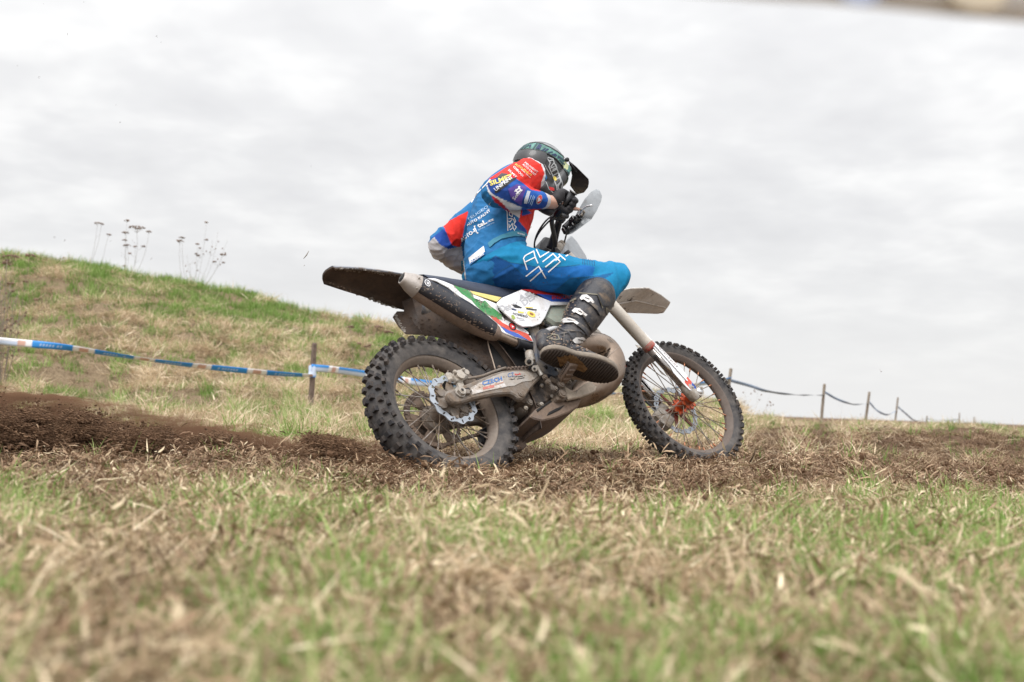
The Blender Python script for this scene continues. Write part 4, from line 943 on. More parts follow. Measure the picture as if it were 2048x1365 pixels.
# ---- helmet
HF = RB.T @ unit((.80, .45, .35)); HU = RB.T @ np.array([.45, -.85, .2]); HU = unit(HU - HF * (HU @ HF)); HR = np.cross(HF, HU)
HC = Q(1086, 347, -.225)
def hp(f, u, r): return HC + HF * f + HU * u + HR * r
ax3 = (HF, HU, HR)
hm = [ellip(hp(-.024, .008, 0), ax3, (.138, .134, .116), 30, 20), ellip(hp(-.012, -.040, 0), ax3, (.125, .100, .112), 26, 16)]
hm += [chain([(hp(.0, -.085, s * .088), .042, .026), (hp(.07, -.105, s * .085), .040, .022), (hp(.13, -.118, s * .060), .036, .020), (hp(.162, -.120, 0), .034, .022)], 18, 18, HU) for s in (-1, 1)]
hm += [chain([(hp(.075, .060, s * .085), .020, .018), (hp(.062, -.02, s * .106), .024, .018), (hp(.06, -.085, s * .094), .03, .02)], 14, 12, HF) for s in (-1, 1)]
helmet = fuse('helmet', hm, .0045, 2, m_helm, rd)
obj('goggle_lens', ellip(hp(.080, .012, 0), ax3, (.045, .046, .088), 24, 14), mat('goggle', (.03, .10, .10), .15, .3, coat=.6), helmet)
PK = [(1137, 322, .055), (1152, 334, .065), (1177, 359, .075), (1178, 366, .06), (1176, 376, .02), (1168, 386, -.05), (1153, 390, -.09), (1140, 372, -.03), (1144, 352, .02)]
A = [UP(p, q, HC + HR * r, HR) for p, q, r in PK]
obj('helmet_peak', slab(A, off=HU * .004 - HR * .003, bev=.0015), mat('peak_black', (.018, .012, .016), .55), helmet, sharp=40)
obj('peak_stay', tube([UP(1139, 324, HC + HR * .07, HR), UP(1146, 334, HC + HR * .075, HR), UP(1154, 346, HC + HR * .075, HR)], .003, 6), m_blk, helmet)
obj('peak_screw', bolt(UP(1134, 320, HC + HR * .08, HR), .011, .008, d=HR), m_blk, helmet)
HB = bvh([helmet])
zb = lambda l: Zm('b', l)
strap = zb([(212, 440), (250, 360), (300, 300), (350, 240), (430, 210), (540, 195), (640, 215), (760, 270), (860, 330), (950, 400), (1040, 500), (1095, 690), (985, 915), (972, 900), (1040, 720), (1000, 620), (930, 530), (850, 440), (740, 370), (620, 320), (520, 310), (420, 292), (300, 312), (235, 400), (210, 470)])
drape('goggle_strap', *pl(strap), m_teal, HB, helmet, off=.004)
for w in ([(440, 270), (460, 232), (480, 235), (458, 275)], [(540, 290), (590, 225), (635, 240), (600, 310), (580, 300), (600, 260), (560, 300)], [(620, 320), (680, 282), (695, 290), (640, 330)], [(660, 330), (720, 290), (740, 300), (690, 335)], [(720, 345), (790, 335), (800, 345), (730, 362)], [(770, 375), (830, 365), (850, 378), (800, 395)], [(810, 400), (845, 382), (865, 395), (830, 412)], [(860, 420), (905, 410), (935, 440), (925, 450), (895, 430), (870, 440)]):
    drape('strap_print', *pl(zb(w)), m_navy, HB, helmet, off=.006)
V_, F_ = strokes([zb([(212, 455), (250, 375), (300, 312), (420, 294), (520, 312), (620, 324), (740, 374), (850, 444), (930, 534), (1000, 624), (1040, 722)]), zb([(350, 243), (430, 212), (540, 197), (640, 217), (760, 272), (860, 332), (950, 402), (1040, 502)])], 1.6); drape('strap_edge', V_, F_, m_blk, HB, helmet, off=.0055)
for l in ([(330, 290), (400, 240)], [(370, 285), (440, 235)], [(300, 320), (340, 280)], [(500, 300), (560, 215)], [(880, 400), (960, 470)], [(900, 460), (980, 540)], [(980, 600), (1040, 660)]):
    drape('strap_print', *strokes([zb(l)], 2.6), mat('deep_teal_print', (.02, .06, .07), .6), HB, helmet, off=.006)
drape('helmet_rear_panel', *pl(zb([(203, 478), (232, 412), (262, 362), (305, 322), (420, 302), (520, 320), (620, 332), (700, 366), (720, 420), (650, 560), (400, 470), (280, 452)])), m_helm, HB, helmet, off=.0068)
drape('goggle_edge', *pl(zb([(1045, 760), (1098, 690), (1030, 830), (985, 920), (972, 905), (1020, 800)])), mat('bright_teal', (.03, .42, .36), .4), HB, helmet, off=.007)
drape('helmet_patch', *pl(zb([(940, 500), (990, 480), (1035, 540), (1030, 590), (1000, 640), (960, 580)])), mat('pale_olive', (.38, .42, .22), .6, var=.3), HB, helmet, off=.0055)
m_line = mat('pale_grey_line', (.42, .45, .46), .5, var=.1)
HLN = [[(710, 430), (760, 500), (740, 560), (800, 700), (860, 860), (870, 1000)], [(720, 420), (800, 440), (820, 500), (770, 560)], [(820, 500), (880, 640), (920, 780), (880, 860), (900, 960)], [(770, 580), (820, 560)], [(790, 630), (850, 600)], [(810, 690), (880, 650)], [(840, 530), (860, 580), (800, 600)], [(890, 660), (940, 800), (965, 930), (900, 970)], [(850, 760), (910, 720)], [(860, 850), (920, 790)], [(930, 850), (930, 950)], [(750, 470), (800, 460)]]
V_, F_ = strokes([zb(l) for l in HLN], 2.1); drape('helmet_line', V_, F_, m_line, HB, helmet, off=.0022)
drape('helmet_badge', *disc_px(zb([(832, 740)])[0], 5.2, 3.2, 1.0), m_yel, HB, helmet, off=.003)
drape('helmet_badge', *disc_px(zb([(385, 388)])[0], 4.6, 3.6, 1.4), mat('pale_badge', (.5, .42, .42), .5), HB, helmet, off=.003)
drape('helmet_shell_patch', *pl(zb([(560, 190), (700, 210), (850, 275), (930, 360), (1000, 440), (930, 400), (860, 330), (760, 268), (640, 212)])), mat('light_grey_helmet', (.22, .23, .24), .4), HB, helmet, off=.0018)
drape('chin_vent', *pl(zb([(735, 862), (820, 882), (825, 925), (760, 920)])), m_rednt, HB, helmet, off=.003)
drape('shell_seam', *strokes([zb([(655, 740), (700, 800), (740, 900), (800, 950), (835, 955)]), zb([(540, 330), (620, 400), (690, 560), (760, 680)])], 1.4), m_line, HB, helmet, off=.002)

# ---- gloves
def hand(Go, Gi, Wr, nm, fwd=(1, 0, 0), flip=1):
    GA = unit(Go - Gi); e1 = unit(np.asarray(fwd, float) - GA * (np.asarray(fwd) @ GA)); e2 = unit(np.cross(GA, e1)); 
    if e2[2] < 0: e2 = -e2
    K = []; kn = []
    for k in range(4):
        c = Go - GA * (.022 + .0215 * k); rr = .034 + (.003 if k in (1, 2) else 0)
        an = [math.radians(q) for q in (140, 100, 62, 22, -22, -62, -98)]
        pts = [c + (e1 * math.cos(a) + e2 * math.sin(a)) * (rr + (.007 if i == 0 else 0)) for i, a in enumerate(an)]
        K.append(chain([(p, .0150 - .0005 * i, .0150 - .0005 * i) for i, p in enumerate(pts)], 12, 18, tuple(GA))); kn.append(pts[0])
    mid = (kn[1] + kn[2]) / 2; pc = mid + (Wr - mid) * .45
    K.append(chain([(Wr, .038, .030), (Wr + (mid - Wr) * .45, .050, .032), (mid, .052, .024)], 20, 12, GA))
    # thumb leaves the inner side of the palm and closes under the bar
    t0 = Wr + (mid - Wr) * .35 - GA * .03; c = Go - GA * .085
    K.append(chain([(t0, .018, .018), (c - e1 * .035 - e2 * .015, .016, .016), (c - e1 * .008 - e2 * .036, .0145, .0145), (c + GA * .016 + e1 * .022 - e2 * .034, .013, .013)], 12, 14, GA))
    g = fuse(nm, K, .0034, 2, m_glove, rd)
    return g, K
gloveR, _ = hand(GR, GRi, WR_R + (GR - WR_R) * .18, 'glove')
gloveL, _ = hand(F2(E2_), F2(E1_), WR_L, 'glove')
obj('fingertip', chain([(U(1148, 418, y=-.36), .009, .009), (U(1157, 419, y=-.37), .007, .007)], 10, 6), m_skin, obj_body)
GB = bvh([gloveR])
zb2 = lambda l: Zm('b', l)
for i in range(5):
    for j in range(9):
        x0, y0 = 870 + i * 22 + j * 17, 1150 - i * 6 - j * 15 - (i * 12); 
        if (i + j) % 2 == 0: drape('glove_perforation', *disc_px(zb2([(x0, y0)])[0], .9, .7, 0, 6), mat('pale_dot', (.45, .42, .42), .6), GB, gloveR, off=.002)
obj('wrist_cuff', limb([(WR_R + (EL_R - WR_R) * q, r, r) for q, r in ((.12, .036), (.20, .040))], (0, .3, 1)), mat('grey_cuff', (.50, .48, .50), .8), rd)

# ---- boots
def boot(AN, KN, sole_c, toe_d, lat_, side, nm='boot'):
    """sole_c: heel point on the sole, toe_d: heel->toe vector, lat_: outward direction in the sole plane"""
    up = unit(np.cross(toe_d, lat_)); up = up if up @ (KN - AN) > 0 else -up
    t = unit(toe_d); L_ = np.linalg.norm(toe_d); l = unit(lat_)
    K = [chain([(AN + (KN - AN) * .70, .103, .090), (AN + (KN - AN) * .50, .098, .087), (AN + (KN - AN) * .25, .086, .080), (AN + (KN - AN) * .02, .066, .062), (sole_c + t * .075 + up * .055, .050, .056)], 28, 26, tuple(l))]
    def sp(f, o_, h): return sole_c + t * (L_ * f) + l * o_ + up * h
    K.append(chain([(sp(.10, 0, .045), .036, .040), (sp(.30, 0, .055), .038, .048), (sp(.52, 0, .048), .044, .042), (sp(.75, 0, .036), .048, .030), (sp(.93, 0, .026), .036, .020)], 24, 24, tuple(l)))
    K.append(chain([(sp(.04, 0, .035), .032, .028), (sp(.06, 0, .10), .034, .036)], 16, 6, tuple(t)))
    bt = fuse(nm, K, .005, 3, m_boot, rd)
    # sole: outline, raised rand, tread bars
    ol = []
    for k in range(34):
        a = 2 * PI * k / 34; f = .5 - .5 * math.cos(a); w = .056 + .016 * math.sin(PI * min(1, max(0, (f - .35) / .65))) - .006 * math.exp(-((f - .38) / .12) ** 2)
        w *= (1 - abs(2 * f - 1) ** 5) ** .5 if 0 < f < 1 else 0
        ol.append((f, w * (1 if a < PI else -1)))
    A_ = [sp(f, w * 1.0, -.002) for f, w in ol]; B_ = [sp(f, w * 1.06, .020 if f < .9 else .026) for f, w in ol]
    s_ = obj('sole_rand', slab(A_, B_, bev=.003), m_rand, bt, sharp=50)
    C_ = [sp(f, w * .93, -.0065) for f, w in ol]
    obj('sole', slab(C_, [sp(f, w * .95, .004) for f, w in ol], bev=.002), m_sole, bt, sharp=50)
    K2 = []
    for i in range(26):
        f = .04 + .93 * i / 26
        w = np.interp(f, [p[0] for p in ol[:18]], [p[1] for p in ol[:18]]) * .86
        if w > .01: K2.append(box(sp(f, 0, -.0075), .0055, w * 2, .005, ax=[t, l, up], bev=0))
    obj('sole_tread', K2, m_sole, bt)
    return bt, sp, up, t, l
HEEL = Q(1086, 706, -.235); TOE = Q(1236, 757, -.255)
nl = unit(RB.T @ np.array([.50, -.62, -.60]))         # outward edge of the sole seen up and towards the camera
td_ = TOE - HEEL; nl = unit(nl - unit(td_) * (nl @ unit(td_)))
HEEL = HEEL + unit(td_) * -.006
bootR, spR, upR, tR, lR = boot(AN_R, KN_R, HEEL, td_ * 1.0, nl, 1)
bootL, *_ = boot(AN_L, KN_L, np.array([.58, .22, .15]), np.array([.30, .03, -.02]), np.array([-.05, 1, 0]), -1)
RBV = bvh([bootR])
zg = lambda l: Zm('g', l)
m_strapb = mat('boot_strap', (.035, .035, .042), .5, mud=.3, mudcol=(.2, .165, .13), mscale=22, mudedge=.2)
for bx, st in (([(650, 185), (680, 145), (740, 140), (800, 190), (830, 235), (810, 250), (780, 225), (755, 240), (700, 200), (670, 210)], [(760, 240), (830, 230), (960, 370), (980, 400), (900, 400), (860, 330)]),
               ([(550, 345), (590, 310), (650, 320), (700, 365), (740, 395), (720, 415), (690, 390), (660, 400), (600, 365), (575, 370)], [(680, 400), (740, 395), (850, 510), (860, 600), (800, 600), (790, 520)]),
               ([(415, 480), (450, 445), (520, 445), (580, 470), (630, 510), (600, 530), (560, 500), (500, 505), (440, 510)], [(590, 520), (640, 500), (760, 590), (800, 680), (760, 700), (690, 600)]),
               ([(535, 725), (580, 690), (680, 680), (720, 710), (700, 740), (610, 760), (570, 770)], [(700, 700), (760, 730), (850, 860), (790, 820), (720, 750)])):
    drape('boot_strap', *pl(zg(st)), m_strapb, RBV, bootR, off=.008)
    c_ = np.mean(zg(bx), 0); 
    drape('buckle', *pl(zg(bx)), m_buckle, RBV, bootR, off=.009)
    V_, F_ = strokes([[tuple(c_ + (np.array(zg([bx[1]])[0]) - c_) * .35), tuple(c_ + (np.array(zg([bx[3]])[0]) - c_) * .45)]], 1.6); drape('buckle_slot', V_, F_, m_blk, RBV, bootR, off=.011)
for ln in ([(985, 300), (1050, 350), (1075, 430), (1040, 500)], [(985, 300), (1000, 380), (1030, 440), (1010, 540)], [(220, 690), (290, 650), (360, 660), (380, 710), (330, 720), (250, 700)], [(640, 110), (880, 130), (940, 300)], [(600, 190), (500, 230), (480, 330)]):
    V_, F_ = strokes([zg(ln)], 1.8); drape('boot_piping', V_, F_, mat('dusty_olive', (.20, .18, .13), .7), RBV, bootR, off=.004)
for ln in ([(400, 640), (500, 620), (560, 700), (520, 780)], [(440, 640), (430, 740)], [(560, 830), (700, 800), (820, 850)], [(340, 545), (450, 600), (650, 600), (700, 640)], [(470, 330), (500, 400), (620, 430)]):
    V_, F_ = strokes([zg(ln)], 2.2); drape('boot_ridge', V_, F_, m_strapb, RBV, bootR, off=.006)
drape('boot_patch', *pl(zg([(870, 110), (970, 110), (1060, 200), (1090, 290), (930, 270), (900, 200)])), mat('boot_shield', (.018, .018, .022), .4, mud=.15), RBV, bootR, off=.007)
SBV = bvh([o for o in bootR.children if o.name.startswith('sole')])
drape('sole_patch', *pl(zg([(355, 935), (440, 920), (520, 910), (600, 930), (680, 1000), (748, 1085), (700, 1130), (560, 1080), (470, 1060), (385, 1050)])), mat('worn_tan_patch', (.20, .115, .05), .8, bump=.5), SBV, bootR, off=.006)

# ---- lettering and prints on the clothes
JB = bvh([jersey]); TBV = bvh([trou])
zi = lambda l: Zm('i', l)
def T(name, s, k, a, b_, h, mt, tree, parent, **kw):
    a, b_ = Zm(k, [a, b_]); off = kw.pop('off', .002); hh_ = h / ZS[k][2]
    if 'skew' in kw and kw['skew'] is not None: pass
    V, F = text_px(s, a, b_, hh_, **kw); return drape(name, V, F, mt, tree, parent, off=off, maxlen=4.0)
T('lettering', 'PEUGEOT', 'i', (600, 415), (915, 200), 34, m_pale, JB, jersey, arc=1.5, bold=.015)
T('lettering', 'AUTO KALNÝ', 'i', (580, 497), (900, 290), 36, m_wht, JB, jersey, arc=2.0, bold=.02)
T('lettering', 'AUTO-P', 'i', (500, 712), (712, 560), 47, m_wht, JB, jersey, bold=.035)
T('lettering', '[', 'i', (702, 575), (722, 566), 85, m_wht, JB, jersey, bold=.02)
T('lettering', 'teL', 'i', (735, 522), (850, 456), 58, m_wht, JB, jersey, bold=.04)
T('lettering', '.cz', 'i', (855, 450), (945, 415), 34, m_wht, JB, jersey, bold=.03)
T('lettering', 'pneu servis', 'i', (735, 555), (950, 455), 22, m_pale, JB, jersey, bold=.0)
T('lettering', 'SILMET', 1, (640, 510), (845, 440), 40, m_yel, JB, jersey, bold=.03)
for k_ in (0,):
    drape('sleeve_patch', *pl(z1([(680, 570), (690, 540), (800, 455), (880, 430), (870, 450), (720, 560), (690, 578)])), m_blk, JB, jersey, off=.0015)
T('lettering', 'UNIPRINT', 1, (690, 560), (845, 440), 32, m_wht, JB, jersey, bold=.02, off=.004)
drape('sleeve_patch', *pl(z1([(690, 440), (740, 395), (800, 400), (780, 430)])), m_blk, JB, jersey, off=.0015)
drape('sleeve_print', *pl(z1([(800, 540), (880, 495), (970, 520), (940, 600), (920, 690), (830, 630)])), m_purple, JB, jersey, off=.0015)
T('lettering', 'Sohm', 1, (858, 640), (925, 560), 30, m_wht, JB, jersey, bold=.01, off=.003)
V_, F_ = strokes([z1(l) for l in ([(860, 560), (890, 540), (905, 520)], [(880, 580), (900, 560), (925, 550)], [(870, 545), (885, 575)], [(895, 520), (910, 545)])], 2.6); drape('emblem', V_, F_, m_wht, JB, jersey, off=.003)
drape('sleeve_label', *pl(z1([(945, 640), (975, 555), (1003, 560), (972, 672), (945, 668)])), mat('pale_label', (.55, .60, .68), .6), JB, jersey, off=.003)
V_, F_ = strokes([z1(l) for l in ([(985, 665), (1010, 600)], [(1000, 675), (1030, 600)], [(1012, 685), (1040, 610)], [(952, 650), (980, 580)])], 1.2); drape('small_print', V_, F_, m_pale, JB, jersey, off=.003)
drape('emblem_disc', *disc_px(z1([(1082, 635)])[0], 10.0, 5.5, -1.2), mat('grey_print', (.32, .33, .38), .6), JB, jersey, off=.003)
drape('emblem_disc', *disc_px(z1([(1084, 632)])[0], 8.0, 4.2, -1.2), m_rednt, JB, jersey, off=.0042)
drape('emblem_disc', *pl(z1([(1062, 655), (1075, 615), (1095, 640)])), m_wht, JB, jersey, off=.0054)
for s_, a_, b_, h_, mt_ in (('PEUGEOT', (950, 305), (1065, 395), 16, m_wht), ('AUTO KALNÝ', (930, 320), (1045, 420), 18, m_wht), ('AUTO-P[teL.cz', (860, 320), (1010, 420), 20, m_yel), ('GIBOD', (845, 340), (930, 430), 18, m_wht), ('pneu servis', (920, 365), (1000, 440), 12, m_wht), ('SILMET', (800, 370), (870, 440), 18, m_wht)):
    T('lettering', s_, 1, a_, b_, h_, mt_, JB, jersey, bold=.01)
drape('chest_badge', *disc_px(z1([(1013, 900)])[0], 6.5, 3.2, -1.35), mat('lime_badge', (.30, .42, .06), .6), JB, jersey, off=.003)
drape('chest_badge', *disc_px(z1([(1014, 898)])[0], 3.4, 1.6, -1.35), m_blk, JB, jersey, off=.0045)
V_, F_ = strokes([z1([(470, 660), (520, 580), (600, 500), (640, 455)])], 2.0); drape('jersey_edge_line', V_, F_, m_wht, JB, jersey, off=.002)
# white outlined side lettering under the arm
V_, F_ = strokes([zi(l) for l in ([(1085, 260), (1120, 300), (1130, 560)], [(1150, 350), (1150, 310), (1190, 320), (1190, 370), (1150, 350)], [(1140, 400), (1185, 390)], [(1140, 430), (1160, 440), (1190, 400)], [(1145, 470), (1150, 520), (1190, 460), (1200, 520)], [(1160, 550), (1200, 520), (1220, 560)], [(1200, 400), (1225, 450)], [(1215, 380), (1235, 430), (1210, 470)], [(1215, 480), (1245, 510), (1225, 540)])], 1.5)
drape('outline_lettering', V_, F_, m_wht, JB, jersey, off=.002)
drape('shirt_label', *pl(zi([(600, 930), (805, 770), (822, 850), (620, 1025)])), m_wht, BT, rd, off=.004)
drape('label_print_band', *pl(zi([(618, 985), (820, 855), (822, 890), (625, 1030)])), mat('cloth_blue_band', (.012, .15, .42), .7), BT, rd, off=.006)
T('lettering', 'ACERBIS', 'i', (628, 1015), (818, 885), 30, m_wht, BT, rd, bold=.03, off=.0085)
T('lettering', 'ACERBIS', 'c', (720, 40), (800, 62), 14, m_wht, bvh([o for o in rd.children if o.name.startswith('belt')] + [jersey, trou]), rd, bold=.02, off=.003)
PL_ = [[(830, 430), (790, 310), (810, 280), (900, 232), (915, 290), (945, 360)], [(815, 345), (915, 298)], [(820, 500), (955, 395), (1030, 520)], [(865, 550), (990, 440)], [(930, 215), (970, 298), (1080, 230)], [(1000, 345), (1110, 260), (1185, 345), (1060, 455)], [(1030, 400), (1135, 318)], [(1105, 225), (1130, 240)], [(1175, 268), (1240, 325)], [(1250, 285), (1300, 255)], [(1140, 330), (1180, 290)]]
V_, F_ = strokes([Zm('c', l) for l in PL_], 2.3); drape('outline_lettering', V_, F_, m_wht, TBV, trou, off=.002)
V_, F_ = strokes([Zm('c', l) for l in ([(180, 520), (330, 400), (490, 285), (640, 350), (1000, 410), (1250, 395), (1400, 375)], [(395, 575), (520, 460), (660, 375)], [(660, 375), (880, 575)], [(1180, 620), (1300, 520), (1560, 500)])], .7); drape('seam', V_, F_, mat('seam_thread', (.01, .10, .20), .7), TBV, trou, off=.0012)
K = [[(1425 + 18 * i, 268 + 4 * i), (1420 + 18 * i, 300 + 4 * i), (1432 + 18 * i, 330 + 3 * i), (1428 + 18 * i, 372 + 2 * i)] for i in range(8)]
V_, F_ = strokes([Zm('c', l) for l in K], .9); drape('stretch_rib', V_, F_, mat('rib_dark', (.004, .05, .16), .7), TBV, trou, off=.0015)
# ---- prints on the machine
PB = bvh([sidep, midp, redp, blup]); 
m_green = mat('green_print', (.045, .24, .07), .5, mud=.24, mudcol=(.35, .3, .25), mscale=20); m_lg = mat('light_grey_print', (.46, .46, .48), .5)
z2 = lambda l: Zm(2, l); z3 = lambda l: Zm(3, l)
SPB = bvh([sidep])
drape('number_stripe', *pl(z2([(1212, 322), (1290, 348), (1360, 376), (1390, 400), (1400, 440), (1440, 500), (1490, 545), (1560, 580), (1520, 500), (1480, 470), (1500, 462), (1560, 520), (1640, 580), (1680, 634), (1600, 632), (1500, 580), (1420, 510), (1380, 460), (1290, 400), (1240, 352)])), m_green, SPB, sidep, off=.0012)
drape('number_mark', *pl(z2([(1470, 478), (1492, 490), (1488, 520), (1440, 492), (1445, 480), (1470, 500)])), m_green, SPB, sidep, off=.0014)
drape('panel_red_stripe', *pl(z2([(1535, 592), (1600, 610), (1660, 665), (1760, 715), (1890, 765), (1935, 830), (1900, 825), (1800, 760), (1720, 735), (1640, 690), (1580, 640)])), mat('orange_red_print', (.62, .07, .04), .45, mud=.1), SPB, sidep, off=.0012)
drape('panel_blue_stripe', *pl(z2([(1640, 695), (1720, 735), (1800, 765), (1900, 828), (1860, 815), (1770, 790), (1690, 750)])), MATS['blue_print'], SPB, sidep, off=.0012)
drape('round_sticker', *disc_px(z2([(1750, 700)])[0], 9, 6, .9), m_blk, SPB, sidep, off=.0014)
drape('round_sticker', *disc_px(z2([(1748, 698)])[0], 6.5, 4.2, .9), m_rednt, SPB, sidep, off=.0022)
drape('round_sticker', *pl(z2([(1740, 690), (1765, 700), (1750, 712)])), m_wht, SPB, sidep, off=.003)
obj('panel_screw', bolt(U(*z2([(1903, 772)])[0], y=-.128), .0045, .003), m_dark, sidep)
MPB = bvh([midp]); RBB = bvh([blup])
T('lettering', 'ED', 3, (86, 402), (150, 360), 60, m_lg, MPB, midp, bold=.04, off=.0012)
T('lettering', 'ELY', 3, (150, 375), (270, 325), 40, m_lg, MPB, midp, bold=.04, off=.0012)
T('lettering', 'DER', 3, (310, 330), (440, 240), 52, m_lg, MPB, midp, bold=.04, off=.0013)
T('lettering', 'ASK', 3, (265, 285), (430, 215), 45, m_lg, MPB, midp, bold=.04, off=.0013)
drape('sponsor_sticker', *pl(z3([(200, 320), (235, 318), (292, 345), (280, 350), (225, 345)])), m_blk, MPB, midp, off=.0018)
drape('sponsor_sticker', *pl(z3([(320, 338), (390, 342), (388, 350), (322, 347)])), m_yel, MPB, midp, off=.0018)
drape('sponsor_sticker', *pl(z3([(330, 350), (425, 362), (422, 372), (328, 360)])), m_blk, MPB, midp, off=.0018)
drape('sponsor_sticker', *pl(z3([(250, 376), (310, 386), (300, 398), (254, 392)])), m_yel, MPB, midp, off=.0018)
drape('sponsor_sticker', *pl(z3([(195, 352), (240, 362), (240, 372), (198, 364)])), m_navy, MPB, midp, off=.0018)
drape('sponsor_sticker', *disc_px(z3([(374, 405)])[0], 9, 5, .5), m_yel, MPB, midp, off=.0018)
drape('sponsor_sticker', *disc_px(z3([(376, 404)])[0], 4.5, 2.3, .5), mat('brown_print', (.3, .12, .04), .5), MPB, midp, off=.0026)
T('lettering', 'HOMERO', 3, (205, 405), (340, 438), 18, m_blk, MPB, midp, bold=.02, off=.0018)
drape('sponsor_sticker', *pl(z3([(192, 415), (212, 412), (232, 440), (215, 456), (196, 440)])), mat('leaf_green_print', (.30, .38, .08), .5), MPB, midp, off=.0018)
drape('small_print', *strokes([z3([(240, 435), (310, 450)]), z3([(265, 455), (315, 465)])], 1.2), m_lg, MPB, midp, off=.0018)
T('lettering', 'ENDURO', 3, (562, 268), (760, 262), 28, m_rednt, RBB, blup, bold=.03, off=.0015)
swf = [o for o in b.children if o.name.startswith('swingarm_face')][0]; SWB = bvh([swf]); ze = lambda l: Zm('e', l)
drape('sticker', *pl(ze([(775, 572), (850, 528), (920, 500), (1000, 470), (1240, 395), (1262, 480), (1310, 560), (1000, 622), (800, 676)])), mat('worn_white_sticker', (.60, .57, .55), .5, mud=.45, mudcol=(.42, .35, .29), mscale=26, mudedge=.15), SWB, swf, off=.001)
T('lettering', 'CZECH', 'e', (950, 545), (1250, 465), 62, mat('czech_blue', (.03, .14, .40), .5, mud=.2, mudcol=(.4, .34, .28), mscale=40), SWB, swf, bold=.035, off=.002)
drape('sticker_band', *pl(ze([(950, 572), (1120, 530), (1128, 572), (955, 608)])), mat('faded_red', (.50, .16, .13), .5, mud=.2, mudcol=(.5, .4, .35), mscale=40), SWB, swf, off=.002)
drape('sticker_band', *pl(ze([(1128, 520), (1265, 485), (1268, 505), (1130, 545)])), mat('faded_tan', (.42, .26, .2), .6), SWB, swf, off=.002)
T('lettering', 'CZ', 'e', (1335, 420), (1430, 400), 60, MATS['czech_blue'], SWB, swf, bold=.0, off=.0015)
T('lettering', 'Racek', 'e', (1440, 392), (1530, 375), 28, m_rednt, SWB, swf, bold=.02, off=.0015)
drape('small_print', *strokes([ze([(1380, 455), (1440, 440)]), ze([(1470, 445), (1580, 425)]), ze([(1430, 415), (1470, 405)]), ze([(1480, 410), (1560, 400)])], 1.2), m_blk, SWB, swf, off=.0015)
SLB = bvh([o for o in mu.children if o.name.startswith('silencer_sleeve')]); sls = [o for o in mu.children if o.name.startswith('silencer_sleeve')][0]
V_, F_ = strokes([z2(l) for l in ([(955, 285), (962, 275), (985, 280), (1000, 300), (1002, 322), (990, 332), (968, 322), (955, 300), (955, 285)], [(972, 290), (978, 315)], [(988, 296), (990, 320)], [(975, 303), (989, 308)])], 1.3); drape('maker_emblem', V_, F_, m_wht, SLB, sls, off=.0015)
GBV = bvh([gR]); iF = Matrix(F2B.tolist()).inverted()
T_ = text_px('MOTORALIST', *Zm('f', [(402, 175), (580, 362)]), 4.5, bold=.0)
drape('lettering', T_[0], T_[1], mat('grey_brown_print', (.22, .17, .16), .5), GBV, gR, off=.0012, M_inv=iF)
zf = lambda l: Zm('f', l)
drape('guard_red_band', *pl(zf([(680, 440), (722, 490), (712, 560), (660, 500), (655, 490)])), MATS['orange_red_print'], GBV, gR, off=.0012, M_inv=iF)
drape('guard_blue_band', *pl(zf([(722, 490), (765, 540), (760, 556), (720, 562)])), MATS['blue_print'], GBV, gR, off=.0014, M_inv=iF)
CB = bvh([o for o in b.children if o.name.startswith('expansion')]); drape('chamber_seam', *strokes([zg([(1000, 945), (1060, 890), (1130, 830), (1190, 785), (1215, 840), (1240, 930), (1250, 1040)])], 1.5), mat('seam_metal', (.34, .27, .22), .5, .5), CB, b, off=.0015)
drape('pipe_logo', *strokes([zg([(1010, 700), (1060, 745)]), zg([(1040, 700), (1090, 750)])], 1.6), mat('pipe_stain', (.33, .27, .22), .5), CB, b, off=.0012)

print('EMPTY DRAPES', DBG)

# crusted mud flecks where the photo shows them
def flecks(name, path, n, spread, size, mt, tree, parent, off=.0015, seed=1):
    R3 = random.Random(seed); P = spline(np.array(path, float), 80); V = []; F = []
    for _ in range(n):
        p = P[R3.randrange(80)] + np.array([R3.gauss(0, spread), R3.gauss(0, spread)]); r = size * R3.uniform(.4, 1.5); k = len(V); m = 7; a0 = R3.uniform(0, 7)
        for j in range(m): a = 2 * PI * j / m; V.append(p + np.array([math.cos(a) * 1.5, math.sin(a) * .8]) * r * R3.uniform(.5, 1.3))
        F.append(tuple(range(k, k + m)))
    o = drape(name, np.array(V), F, mt, tree, parent, off=off)
    if o: o['kind'] = 'stuff'
    return o
m_crust = mat('pale_mud_crust', (.30, .27, .24), .9, var=.3); m_crust2 = mat('brown_mud_crust', (.26, .19, .145), .9, var=.3); m_dirt = mat('dark_mud_fleck', (.07, .045, .032), .9, var=.3)
fen = [o for o in b.children if o.name == 'rear_fender'][0]; FB = bvh([fen])
flecks('mud_crust', z2([(140, 172), (400, 190), (720, 245)]), 80, 1.6, 1.6, m_crust, FB, fen, seed=2)
flecks('mud_crust', z2([(440, 440), (560, 490), (700, 540)]), 60, 2.0, 1.8, m_crust, FB, fen, seed=3)
flecks('mud_crust', z2([(80, 290), (300, 390), (450, 450)]), 40, 1.2, 1.1, m_crust2, FB, fen, seed=4)
inm = [o for o in b.children if o.name.startswith('inner_mudguard')][0]; IB = bvh([inm])
flecks('mud_crust', z2([(680, 590), (720, 660), (770, 740)]), 40, 1.4, 1.6, m_crust, IB, inm, seed=5)
flecks('mud_crust', z2([(850, 620), (1100, 760), (1400, 900), (1500, 1000)]), 90, 12, 1.5, m_dirt, IB, inm, seed=6)
flecks('mud_crust', z2([(850, 400), (1000, 470), (1200, 590), (1400, 690), (1560, 770)]), 130, 1.5, 1.5, m_crust2, SLB, sls, seed=7)
flecks('mud_crust', z2([(900, 300), (1100, 420), (1300, 560), (1500, 700)]), 90, 6, .8, m_crust2, SLB, sls, seed=8)
